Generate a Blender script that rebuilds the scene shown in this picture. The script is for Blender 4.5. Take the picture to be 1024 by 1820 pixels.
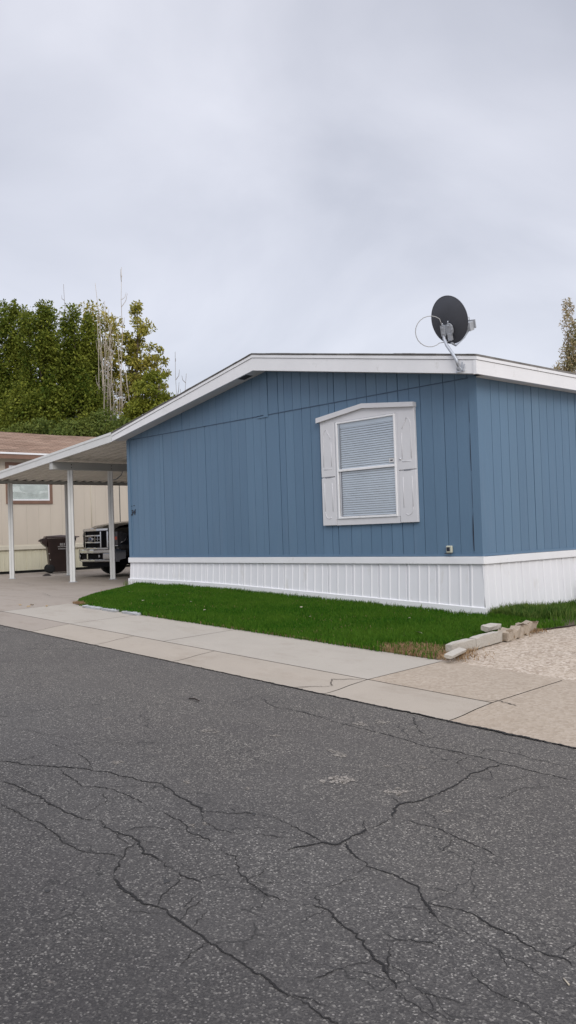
import bpy, math, random
import numpy as np
from mathutils import Vector, Matrix, noise
R = math.radians
S = bpy.context.scene
COL = S.collection
for o in list(bpy.data.objects): bpy.data.objects.remove(o)

# ------------------------------------------------------------------ camera
# world frame: x runs along the street front of the blue home, y goes away from the street, z = 0 at the road under the camera
cam_d = bpy.data.cameras.new('camera'); cam = bpy.data.objects.new('camera', cam_d); COL.objects.link(cam)
S.camera = cam
cam_d.sensor_fit = 'VERTICAL'; cam_d.sensor_height = 36.0; cam_d.lens = 36.0*1557/1820
cam_d.clip_start = 0.05; cam_d.clip_end = 2000
cam.matrix_world = (Matrix.Translation((6.935, -9.814, 1.55)) @ Matrix.Rotation(R(47.35), 4, 'Z')
                    @ Matrix.Rotation(R(90+1.36), 4, 'X') @ Matrix.Rotation(-R(1.89), 4, 'Z'))
S.render.resolution_x = 576; S.render.resolution_y = 1024

# ------------------------------------------------------------------ sky and sun
SUN_DIR = Vector((0.80, -0.42, 0.60)).normalized()
w = bpy.data.worlds.new('World'); S.world = w; w.use_nodes = True
nt = w.node_tree; nt.nodes.clear()
def N(nt, t, **k):
    n = nt.nodes.new(t)
    for a, b in k.items():
        if a.startswith('i_'): n.inputs[int(a[2:])].default_value = b
        else: setattr(n, a, b)
    return n
out = N(nt, 'ShaderNodeOutputWorld'); add = N(nt, 'ShaderNodeAddShader')
bg1 = N(nt, 'ShaderNodeBackground'); bg1.inputs['Strength'].default_value = 0.02
sky = N(nt, 'ShaderNodeTexSky', sky_type='NISHITA', sun_disc=False)
sky.sun_elevation = math.asin(SUN_DIR.z); sky.sun_rotation = math.atan2(SUN_DIR.x, SUN_DIR.y)
nt.links.new(sky.outputs[0], bg1.inputs[0])
bg2 = N(nt, 'ShaderNodeBackground'); bg2.inputs['Strength'].default_value = 0.86
tc = N(nt, 'ShaderNodeTexCoord'); sep = N(nt, 'ShaderNodeSeparateXYZ'); nt.links.new(tc.outputs['Generated'], sep.inputs[0])
# project the direction onto a cloud layer so that clouds flatten towards the horizon
mz = N(nt, 'ShaderNodeMath', operation='ADD'); nt.links.new(sep.outputs[2], mz.inputs[0]); mz.inputs[1].default_value = 0.42
dx = N(nt, 'ShaderNodeMath', operation='DIVIDE'); dy = N(nt, 'ShaderNodeMath', operation='DIVIDE')
nt.links.new(sep.outputs[0], dx.inputs[0]); nt.links.new(mz.outputs[0], dx.inputs[1])
nt.links.new(sep.outputs[1], dy.inputs[0]); nt.links.new(mz.outputs[0], dy.inputs[1])
cb = N(nt, 'ShaderNodeCombineXYZ'); nt.links.new(dx.outputs[0], cb.inputs[0]); nt.links.new(dy.outputs[0], cb.inputs[1]); cb.inputs[2].default_value = 3.1
n1 = N(nt, 'ShaderNodeTexNoise'); n1.inputs['Scale'].default_value = 1.9; n1.inputs['Detail'].default_value = 8; n1.inputs['Roughness'].default_value = 0.48; n1.inputs['Distortion'].default_value = 0.35
nt.links.new(cb.outputs[0], n1.inputs['Vector'])
cr = N(nt, 'ShaderNodeValToRGB'); nt.links.new(n1.outputs[0], cr.inputs[0])
cr.color_ramp.elements[0].position = 0.33; cr.color_ramp.elements[0].color = (0.585, 0.600, 0.680, 1)
cr.color_ramp.elements[1].position = 0.70; cr.color_ramp.elements[1].color = (0.900, 0.905, 0.985, 1)
zb = N(nt, 'ShaderNodeMapRange', interpolation_type='SMOOTHSTEP'); nt.links.new(sep.outputs[2], zb.inputs[0])
zb.inputs[1].default_value = 0.56; zb.inputs[2].default_value = 0.95; zb.inputs[3].default_value = 1.0; zb.inputs[4].default_value = 2.5
sc = N(nt, 'ShaderNodeVectorMath', operation='SCALE'); nt.links.new(cr.outputs[0], sc.inputs[0]); nt.links.new(zb.outputs[0], sc.inputs['Scale'])
nt.links.new(sc.outputs[0], bg2.inputs[0])
nt.links.new(bg1.outputs[0], add.inputs[0]); nt.links.new(bg2.outputs[0], add.inputs[1]); nt.links.new(add.outputs[0], out.inputs[0])
sd = bpy.data.lights.new('sun', 'SUN'); sun = bpy.data.objects.new('sun', sd); COL.objects.link(sun)
sd.energy = 1.55; sd.angle = R(28); sd.color = (1.0, 0.95, 0.88)
sun.rotation_euler = SUN_DIR.to_track_quat('Z', 'Y').to_euler(); sun.location = (0, -20, 30)
S.view_settings.view_transform = 'Standard'; S.view_settings.look = 'None'
S.view_settings.exposure = 0.0; S.view_settings.gamma = 1.0; S.view_settings.use_curve_mapping = False

# ------------------------------------------------------------------ materials
MATS = {}
def base(name, rough=0.6, spec=0.5, metal=0.0):
    m = bpy.data.materials.new(name); m.use_nodes = True; n = m.node_tree; n.nodes.clear()
    o = N(n, 'ShaderNodeOutputMaterial'); b = N(n, 'ShaderNodeBsdfPrincipled')
    b.inputs['Roughness'].default_value = rough; b.inputs['Metallic'].default_value = metal
    b.inputs['Specular IOR Level'].default_value = spec
    n.links.new(b.outputs[0], o.inputs[0]); MATS[name] = m
    return m, n, b, o
def coords(n, scale=(1, 1, 1), kind='Object'):
    t = N(n, 'ShaderNodeTexCoord'); mp = N(n, 'ShaderNodeMapping'); n.links.new(t.outputs[kind], mp.inputs[0])
    mp.inputs['Scale'].default_value = scale
    return mp.outputs[0]
def noisetex(n, v, scale, detail=4, rough=0.55, dist=0):
    t = N(n, 'ShaderNodeTexNoise'); t.inputs['Scale'].default_value = scale; t.inputs['Detail'].default_value = detail
    t.inputs['Roughness'].default_value = rough; t.inputs['Distortion'].default_value = dist
    n.links.new(v, t.inputs['Vector']); return t.outputs[0]
def ramp(n, f, stops):
    r = N(n, 'ShaderNodeValToRGB'); n.links.new(f, r.inputs[0])
    while len(r.color_ramp.elements) < len(stops): r.color_ramp.elements.new(0.5)
    for e, (p, c) in zip(r.color_ramp.elements, stops):
        e.position = p; e.color = (*c, 1) if not isinstance(c, (int, float)) else (c, c, c, 1)
    return r.outputs[0]
def mix(n, f, a, b, mode='MIX'):
    m = N(n, 'ShaderNodeMix', data_type='RGBA', blend_type=mode)
    for i, s in ((0, f), (6, a), (7, b)):
        if isinstance(s, (int, float)): m.inputs[i].default_value = s
        elif isinstance(s, tuple): m.inputs[i].default_value = (*s, 1)
        else: n.links.new(s, m.inputs[i])
    return m.outputs[2]
def bump(n, b, h, strength=0.3, dist=0.01, prev=None):
    u = N(n, 'ShaderNodeBump'); u.inputs['Strength'].default_value = strength; u.inputs['Distance'].default_value = dist
    n.links.new(h, u.inputs['Height'])
    if prev: n.links.new(prev, u.inputs['Normal'])
    n.links.new(u.outputs[0], b.inputs['Normal']); return u.outputs[0]
def paint(name, c, rough=0.5, var=0.1, scale=3.0, metal=0, spec=0.5, bs=0.0, grime=None, gscale=(1, 1, 1), bscale=60):
    m, n, b, o = base(name, rough, spec, metal)
    v = coords(n, gscale)
    f = noisetex(n, v, scale, 6, 0.6)
    lo = tuple(x*(1-var) for x in c); hi = tuple(min(1, x*(1+var)) for x in c)
    col = ramp(n, f, [(0.3, lo), (0.7, hi)])
    if grime:
        g = noisetex(n, v, scale*2.3, 8, 0.7)
        gm = ramp(n, g, [(grime[1], 0.0), (min(1, grime[1]+0.22), 1.0)])
        col = mix(n, gm, col, grime[0])
    n.links.new(col, b.inputs['Base Color'])
    if bs: bump(n, b, noisetex(n, coords(n), bscale, 5, 0.6), bs, 0.004)
    return m

# blue wood panel paint: faint vertical grain, a little chalky fading
m, n, b, o = base('blue_paint', 0.48, 0.45)
v = coords(n, (1, 1, 0.12)); g1 = noisetex(n, v, 26, 6, 0.6); g2 = noisetex(n, coords(n, (1, 1, 0.35)), 1.1, 5, 0.55)
col = ramp(n, g2, [(0.3, (0.104, 0.184, 0.276)), (0.7, (0.120, 0.208, 0.312))])
col = mix(n, ramp(n, g1, [(0.35, 0.0), (0.75, 0.22)]), col, (0.085, 0.145, 0.235))
gi = N(n, 'ShaderNodeNewGeometry'); col = mix(n, 1.0, col, ramp(n, gi.outputs['Random Per Island'], [(0.0, (0.93, 0.94, 0.95)), (1.0, (1.05, 1.04, 1.03))]), 'MULTIPLY')
stk_ = noisetex(n, coords(n, (3.0, 3.0, 0.22)), 2.4, 6, 0.65); col = mix(n, ramp(n, stk_, [(0.56, 0.0), (0.78, 0.30)]), col, (0.165, 0.235, 0.330))
drt = noisetex(n, coords(n, (1.4, 1.4, 0.5)), 3.1, 7, 0.7); col = mix(n, ramp(n, drt, [(0.62, 0.0), (0.80, 0.28)]), col, (0.085, 0.120, 0.160))
sp = noisetex(n, coords(n), 55, 3, 0.7); col = mix(n, ramp(n, sp, [(0.70, 0.0), (0.78, 0.45)]), col, (0.20, 0.28, 0.38))
n.links.new(col, b.inputs['Base Color']); q = bump(n, b, g1, 0.35, 0.004); bump(n, b, noisetex(n, coords(n), 140, 3), 0.12, 0.002, q)
n.links.new(ramp(n, g2, [(0.3, 0.40), (0.7, 0.58)]), b.inputs['Roughness'])
paint('blue_groove', (0.062, 0.106, 0.172), 0.7, 0.2, 8)
paint('white_trim', (0.80, 0.805, 0.82), 0.42, 0.035, 2.0, bs=0.12, grime=((0.55, 0.545, 0.52), 0.60), bscale=30)
paint('white_skirt', (0.76, 0.765, 0.79), 0.40, 0.03, 1.6, bs=0.05, grime=((0.60, 0.585, 0.55), 0.585), gscale=(1, 1, 0.4))
paint('window_plastic', (0.66, 0.66, 0.68), 0.38, 0.03, 3, bs=0.04)
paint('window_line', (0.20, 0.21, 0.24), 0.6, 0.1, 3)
paint('aluminium', (0.60, 0.61, 0.64), 0.35, 0.05, 6, metal=0.5)
paint('shingle_edge', (0.17, 0.165, 0.16), 0.9, 0.4, 30, bs=0.6)
paint('soffit_white', (0.62, 0.62, 0.63), 0.55, 0.05, 2)
paint('vent_dark', (0.05, 0.05, 0.05), 0.7, 0.1, 5)
paint('carport_white', (0.66, 0.67, 0.66), 0.42, 0.05, 2, grime=((0.47, 0.44, 0.38), 0.62))
paint('carport_pan', (0.70, 0.68, 0.63), 0.5, 0.06, 1.5, grime=((0.52, 0.48, 0.40), 0.60))
paint('beam_grey', (0.46, 0.47, 0.46), 0.5, 0.08, 2)
paint('gutter_brown', (0.10, 0.075, 0.06), 0.6, 0.2, 3)
paint('beige_siding', (0.56, 0.50, 0.42), 0.6, 0.06, 1.2, bs=0.1, gscale=(1, 1, 0.3))
paint('cream_skirt', (0.62, 0.59, 0.45), 0.6, 0.08, 1.6, bs=0.1, grime=((0.40, 0.38, 0.24), 0.62), gscale=(1, 1, 0.35))
paint('cream_band', (0.60, 0.56, 0.46), 0.6, 0.06, 2)
paint('brown_trim', (0.20, 0.115, 0.08), 0.6, 0.12, 4)
paint('dark_gap', (0.012, 0.012, 0.012), 0.9, 0.2, 4)
paint('bin_plastic', (0.030, 0.014, 0.011), 0.42, 0.25, 4, bs=0.08, grime=((0.06, 0.04, 0.03), 0.62))
paint('bin_lid', (0.05, 0.028, 0.024), 0.4, 0.2, 4)
paint('bin_print', (0.55, 0.53, 0.50), 0.6, 0.2, 30)
paint('tyre', (0.02, 0.02, 0.02), 0.85, 0.2, 20, bs=0.3)
paint('truck_paint', (0.010, 0.011, 0.012), 0.13, 0.2, 3, spec=0.7, grime=((0.05, 0.045, 0.04), 0.66))
paint('truck_black', (0.004, 0.004, 0.005), 0.8, 0.2, 6, spec=0.12)
paint('lamp_dark', (0.05, 0.05, 0.055), 0.10, 0.2, 20, spec=0.6)
paint('hood_paint', (0.045, 0.045, 0.045), 0.16, 0.2, 3, spec=0.9, grime=((0.10, 0.09, 0.08), 0.60))
paint('chrome', (0.52, 0.53, 0.55), 0.10, 0.06, 5, metal=1.0)
paint('emblem_blue', (0.012, 0.03, 0.10), 0.3, 0.1, 5)
paint('headlight', (0.30, 0.30, 0.31), 0.08, 0.1, 14, metal=0.6)
paint('amber', (0.40, 0.06, 0.03), 0.25, 0.1, 5)
paint('dark_glass', (0.015, 0.018, 0.02), 0.06, 0.1, 2, spec=0.8)
paint('dish_grey', (0.060, 0.065, 0.080), 0.5, 0.1, 5, bs=0.06)
paint('galvanised', (0.46, 0.49, 0.54), 0.42, 0.12, 20, metal=0.35)
paint('feed_grey', (0.42, 0.44, 0.47), 0.45, 0.1, 6)
paint('cable', (0.42, 0.42, 0.42), 0.5, 0.1, 5)
paint('number_dark', (0.012, 0.016, 0.03), 0.5, 0.1, 5)
paint('outlet_cream', (0.50, 0.50, 0.40), 0.5, 0.15, 20, grime=((0.16, 0.26, 0.14), 0.58))
paint('sticker', (0.62, 0.62, 0.62), 0.4, 0.02, 5)
paint('bark', (0.10, 0.075, 0.05), 0.9, 0.3, 6, bs=0.5, gscale=(1, 1, 0.3))
paint('pale_bark', (0.42, 0.37, 0.31), 0.9, 0.3, 3, bs=0.4, gscale=(1, 1, 0.3))
paint('twig_grey', (0.22, 0.19, 0.165), 0.9, 0.3, 3)
paint('soil', (0.075, 0.055, 0.035), 0.95, 0.4, 9, bs=0.8)
paint('dry_leaf', (0.36, 0.26, 0.14), 0.8, 0.3, 20)
paint('pale_leaf', (0.50, 0.44, 0.34), 0.8, 0.3, 20)
paint('dark_twig', (0.03, 0.022, 0.018), 0.9, 0.3, 20)
paint('stone_grey', (0.36, 0.37, 0.38), 0.9, 0.15, 12, bs=0.5, grime=((0.20, 0.19, 0.16), 0.58))

def concrete(name, c, agg=0.0, stain=0.5, pits=0.3):
    m, n, b, o = base(name, 0.88, 0.3)
    v = coords(n)
    f = noisetex(n, v, 1.3, 8, 0.62, 0.3)
    col = ramp(n, f, [(0.25, tuple(x*0.90 for x in c)), (0.75, tuple(x*1.06 for x in c))])
    s = noisetex(n, coords(n, (0.6, 1.2, 1)), 2.6, 9, 0.7)
    col = mix(n, ramp(n, s, [(0.52, 0.0), (0.75, stain)]), col, (c[0]*0.62, c[1]*0.56, c[2]*0.50))
    gr = noisetex(n, v, 210, 3, 0.7); col = mix(n, 0.28, col, ramp(n, gr, [(0.3, tuple(x*0.6 for x in c)), (0.7, tuple(x*1.3 for x in c))]))
    p = noisetex(n, v, 17, 5, 0.75); col = mix(n, ramp(n, p, [(0.66, 0.0), (0.72, pits)]), col, (c[0]*0.42, c[1]*0.38, c[2]*0.34))
    p2 = noisetex(n, coords(n, (1, 1, 1)), 23, 5, 0.75); col = mix(n, ramp(n, p2, [(0.30, pits*0.8), (0.36, 0.0)]), col, tuple(min(1, x*1.35) for x in c))
    h = gr
    if agg:
        vo = N(n, 'ShaderNodeTexVoronoi'); vo.inputs['Scale'].default_value = 42; n.links.new(v, vo.inputs['Vector'])
        tint = ramp(n, vo.outputs['Color'], [(0.15, (0.20, 0.15, 0.11)), (0.45, (0.40, 0.33, 0.26)), (0.9, (0.62, 0.55, 0.47))])
        big = noisetex(n, v, 3.2, 4, 0.6); am = ramp(n, big, [(0.30, agg*0.55), (0.65, agg)])
        col = mix(n, am, col, tint)
        vd = N(n, 'ShaderNodeTexVoronoi', feature='F1'); vd.inputs['Scale'].default_value = 24; vd.inputs['Randomness'].default_value = 1; n.links.new(v, vd.inputs['Vector'])
        col = mix(n, ramp(n, vd.outputs['Distance'], [(0.13, agg*0.75), (0.24, 0.0)]), col, (0.13, 0.10, 0.075))
        h = vo.outputs['Distance']
    n.links.new(col, b.inputs['Base Color']); q = bump(n, b, h, 0.35 if not agg else 0.6, 0.006); bump(n, b, p, 0.3, 0.01, q)
    return m
concrete('concrete_pale', (0.39, 0.355, 0.305), 0, 0.55, 0.22)
concrete('concrete_gutter', (0.37, 0.325, 0.27), 0, 0.55, 0.2)
concrete('concrete_tan', (0.35, 0.29, 0.225), 0.22, 0.5, 0.5)
concrete('concrete_aggregate', (0.43, 0.355, 0.275), 0.75, 0.4, 0.4)
concrete('concrete_drive', (0.32, 0.278, 0.235), 0, 0.95, 0.45)
concrete('concrete_edging', (0.45, 0.42, 0.37), 0.1, 0.5, 0.3)

# asphalt
m, n, b, o = base('asphalt', 0.82, 0.35)
v = coords(n)
f = noisetex(n, v, 0.55, 6, 0.6, 0.4)
col = ramp(n, f, [(0.32, (0.062, 0.058, 0.057)), (0.68, (0.096, 0.091, 0.087))])
vo = N(n, 'ShaderNodeTexVoronoi'); vo.inputs['Scale'].default_value = 135; n.links.new(v, vo.inputs['Vector'])
sepc = N(n, 'ShaderNodeSeparateColor'); n.links.new(vo.outputs['Color'], sepc.inputs[0])
st = ramp(n, sepc.outputs[0], [(0.0, (0.030, 0.028, 0.028)), (0.45, (0.070, 0.066, 0.062)), (0.80, (0.115, 0.108, 0.101)), (0.93, (0.21, 0.20, 0.18)), (1.0, (0.44, 0.42, 0.38))])
smx = ramp(n, noisetex(n, v, 1.7, 6, 0.7, 0.5), [(0.35, 0.35), (0.65, 0.75)]); col = mix(n, smx, col, st)
v2 = N(n, 'ShaderNodeTexVoronoi'); v2.inputs['Scale'].default_value = 78; n.links.new(v, v2.inputs['Vector'])
s2 = N(n, 'ShaderNodeSeparateColor'); n.links.new(v2.outputs['Color'], s2.inputs[0])
bigst = N(n, 'ShaderNodeMath', operation='MULTIPLY'); n.links.new(ramp(n, s2.outputs[1], [(0.91, 0.0), (0.94, 1.0)]), bigst.inputs[0])
n.links.new(ramp(n, v2.outputs['Distance'], [(0.22, 0.85), (0.36, 0.0)]), bigst.inputs[1])
col = mix(n, bigst.outputs[0], col, (0.34, 0.32, 0.30))
d1 = noisetex(n, v, 150, 3, 0.8); col = mix(n, ramp(n, d1, [(0.32, 0.7), (0.44, 0.0)]), col, (0.025, 0.024, 0.024))
# worn pale scuffs
sc1 = noisetex(n, coords(n, (1.0, 2.4, 1)), 3.3, 9, 0.8, 0.6); col = mix(n, ramp(n, sc1, [(0.655, 0.0), (0.70, 0.55)]), col, (0.30, 0.27, 0.235))
# oil and damp darkening
oil = noisetex(n, v, 0.9, 5, 0.6); col = mix(n, ramp(n, oil, [(0.58, 0.0), (0.74, 0.35)]), col, (0.045, 0.043, 0.043))
# grazing light put into the colour: paler, dusty by the gutter, darker further out
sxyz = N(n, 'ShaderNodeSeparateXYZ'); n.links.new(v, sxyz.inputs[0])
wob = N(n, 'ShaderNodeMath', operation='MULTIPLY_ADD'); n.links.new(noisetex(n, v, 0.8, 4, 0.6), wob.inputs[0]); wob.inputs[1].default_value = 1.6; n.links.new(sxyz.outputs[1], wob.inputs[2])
graze = N(n, 'ShaderNodeMapRange', interpolation_type='SMOOTHSTEP'); n.links.new(wob.outputs[0], graze.inputs[0]); graze.inputs[1].default_value = -8.4; graze.inputs[2].default_value = -4.6; graze.inputs[3].default_value = 0.0; graze.inputs[4].default_value = 1.0
col = mix(n, 1.0, col, ramp(n, graze.outputs[0], [(0.0, (0.62, 0.61, 0.615)), (0.55, (0.98, 0.97, 0.96)), (1.0, (1.14, 1.10, 1.04))]), 'MULTIPLY')
# hairline crazing
vc = N(n, 'ShaderNodeTexVoronoi', feature='DISTANCE_TO_EDGE'); vc.inputs['Scale'].default_value = 1.35
wv = N(n, 'ShaderNodeVectorMath', operation='ADD'); nn = N(n, 'ShaderNodeTexNoise'); nn.inputs['Scale'].default_value = 5; nn.inputs['Detail'].default_value = 6; n.links.new(v, nn.inputs['Vector'])
ws = N(n, 'ShaderNodeVectorMath', operation='SCALE'); n.links.new(nn.outputs['Color'], ws.inputs[0]); ws.inputs['Scale'].default_value = 0.32
n.links.new(v, wv.inputs[0]); n.links.new(ws.outputs[0], wv.inputs[1]); n.links.new(wv.outputs[0], vc.inputs['Vector'])
brk = noisetex(n, v, 1.6, 4, 0.6)
hm = N(n, 'ShaderNodeMath', operation='MULTIPLY'); n.links.new(ramp(n, vc.outputs['Distance'], [(0.002, 1.0), (0.008, 0.0)]), hm.inputs[0]); n.links.new(ramp(n, brk, [(0.42, 0.0), (0.58, 0.9)]), hm.inputs[1])
col = mix(n, hm.outputs[0], col, (0.02, 0.019, 0.018))
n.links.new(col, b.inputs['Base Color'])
q = bump(n, b, vo.outputs['Distance'], 0.55, 0.006); q = bump(n, b, d1, 0.4, 0.004, q); bump(n, b, noisetex(n, v, 2.5, 5), 0.25, 0.03, q)
paint('crack_dark', (0.009, 0.008, 0.008), 0.95, 0.4, 40)
paint('scuff', (0.25, 0.225, 0.195), 0.9, 0.3, 60)
paint('spot_dark', (0.028, 0.027, 0.027), 0.8, 0.5, 50)
paint('joint_dark', (0.09, 0.075, 0.06), 0.95, 0.4, 20)
paint('dirt', (0.20, 0.165, 0.12), 0.95, 0.25, 0.8, bs=0.5)

def leafmat(name, c1, c2, c3, trans=0.25, nscale=0.9):
    m, n, b, o = base(name, 0.65, 0.12)
    g = N(n, 'ShaderNodeNewGeometry')
    col = ramp(n, g.outputs['Random Per Island'], [(0.0, c1), (0.55, c2), (1.0, c3)])
    f = noisetex(n, coords(n), nscale, 3, 0.5)
    col = mix(n, ramp(n, f, [(0.35, 0.0), (0.68, 0.55)]), col, c3)
    n.links.new(col, b.inputs['Base Color'])
    t = N(n, 'ShaderNodeBsdfTranslucent'); n.links.new(col, t.inputs[0])
    ms = N(n, 'ShaderNodeMixShader'); ms.inputs[0].default_value = trans
    n.links.new(b.outputs[0], ms.inputs[1]); n.links.new(t.outputs[0], ms.inputs[2]); n.links.new(ms.outputs[0], o.inputs[0])
leafmat('leaf_dark', (0.045, 0.078, 0.010), (0.098, 0.138, 0.018), (0.24, 0.26, 0.040))
leafmat('leaf_mid', (0.06, 0.10, 0.025), (0.11, 0.155, 0.035), (0.19, 0.22, 0.05))
leafmat('leaf_yellow', (0.13, 0.15, 0.03), (0.30, 0.27, 0.06), (0.48, 0.40, 0.10))
leafmat('leaf_olive', (0.12, 0.15, 0.025), (0.26, 0.26, 0.05), (0.50, 0.43, 0.10))
leafmat('leaf_lime', (0.08, 0.11, 0.015), (0.17, 0.20, 0.025), (0.30, 0.31, 0.05))
leafmat('leaf_pale', (0.17, 0.18, 0.08), (0.32, 0.29, 0.15), (0.48, 0.36, 0.22))
leafmat('leaf_fresh', (0.07, 0.13, 0.03), (0.11, 0.19, 0.05), (0.16, 0.24, 0.07), nscale=8)
leafmat('grass_blade', (0.016, 0.070, 0.004), (0.036, 0.128, 0.006), (0.095, 0.185, 0.018), 0.30, 1.4)
leafmat('grass_tall', (0.03, 0.08, 0.012), (0.06, 0.13, 0.02), (0.16, 0.21, 0.05), 0.3, 2)
leafmat('dead_grass', (0.16, 0.09, 0.045), (0.27, 0.17, 0.09), (0.40, 0.28, 0.16), 0.1, 5)

# weathered shingles on the neighbour's roof
m, n, b, o = base('brown_shingle', 0.92, 0.2)
v = coords(n, (1, 0.25, 1)); f = noisetex(n, v, 3.2, 8, 0.7, 0.3)
col = ramp(n, f, [(0.25, (0.155, 0.095, 0.065)), (0.5, (0.30, 0.20, 0.145)), (0.75, (0.40, 0.29, 0.22))])
br = N(n, 'ShaderNodeTexBrick'); br.inputs['Scale'].default_value = 1.0; br.inputs['Brick Width'].default_value = 0.30; br.inputs['Row Height'].default_value = 0.14; br.inputs['Mortar Size'].default_value = 0.010
br.inputs['Color1'].default_value = (0.75, 0.75, 0.75, 1); br.inputs['Color2'].default_value = (1, 1, 1, 1); br.inputs['Mortar'].default_value = (0.35, 0.35, 0.35, 1)
rot = N(n, 'ShaderNodeMapping'); t = N(n, 'ShaderNodeTexCoord'); n.links.new(t.outputs['Object'], rot.inputs[0]); rot.inputs['Rotation'].default_value = (0, 0, R(90)); n.links.new(rot.outputs[0], br.inputs['Vector'])
col = mix(n, 1.0, col, br.outputs[0], 'MULTIPLY')
st = noisetex(n, coords(n, (1.3, 0.10, 1)), 2.6, 5, 0.6); col = mix(n, ramp(n, st, [(0.585, 0.0), (0.62, 0.75)]), col, (0.07, 0.045, 0.035))
n.links.new(col, b.inputs['Base Color']); bump(n, b, br.outputs[1], 0.5, 0.01)
# grey shingles of the blue home
m, n, b, o = base('grey_shingle', 0.92, 0.2)
f = noisetex(n, coords(n), 5, 8, 0.7); n.links.new(ramp(n, f, [(0.3, (0.13, 0.125, 0.12)), (0.7, (0.26, 0.25, 0.24))]), b.inputs['Base Color']); bump(n, b, f, 0.4, 0.01)
# window glass: clear pane with a mirror-like sheen
m, n, b, o = base('window_glass', 0.02, 0.5)
n.nodes.remove(b); tr = N(n, 'ShaderNodeBsdfTransparent'); tr.inputs[0].default_value = (0.86, 0.90, 0.92, 1); gl = N(n, 'ShaderNodeBsdfGlossy'); gl.inputs['Roughness'].default_value = 0.03
lw = N(n, 'ShaderNodeLayerWeight'); lw.inputs[0].default_value = 0.5
pw = N(n, 'ShaderNodeMath', operation='POWER'); n.links.new(lw.outputs[1], pw.inputs[0]); pw.inputs[1].default_value = 3.0
rf = N(n, 'ShaderNodeMapRange'); n.links.new(pw.outputs[0], rf.inputs[0]); rf.inputs[3].default_value = 0.20; rf.inputs[4].default_value = 0.95
wb = N(n, 'ShaderNodeBump'); wb.inputs['Strength'].default_value = 0.25; wb.inputs['Distance'].default_value = 0.05; n.links.new(noisetex(n, coords(n), 1.6, 1, 0.4), wb.inputs['Height'])
n.links.new(wb.outputs[0], gl.inputs['Normal']); n.links.new(wb.outputs[0], lw.inputs['Normal'])
ms = N(n, 'ShaderNodeMixShader'); n.links.new(rf.outputs[0], ms.inputs[0]); n.links.new(tr.outputs[0], ms.inputs[1]); n.links.new(gl.outputs[0], ms.inputs[2]); n.links.new(ms.outputs[0], o.inputs[0])
paint('blind_slat', (0.66, 0.71, 0.78), 0.5, 0.05, 3)
paint('room_dark', (0.10, 0.11, 0.13), 0.9, 0.1, 3)

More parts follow.
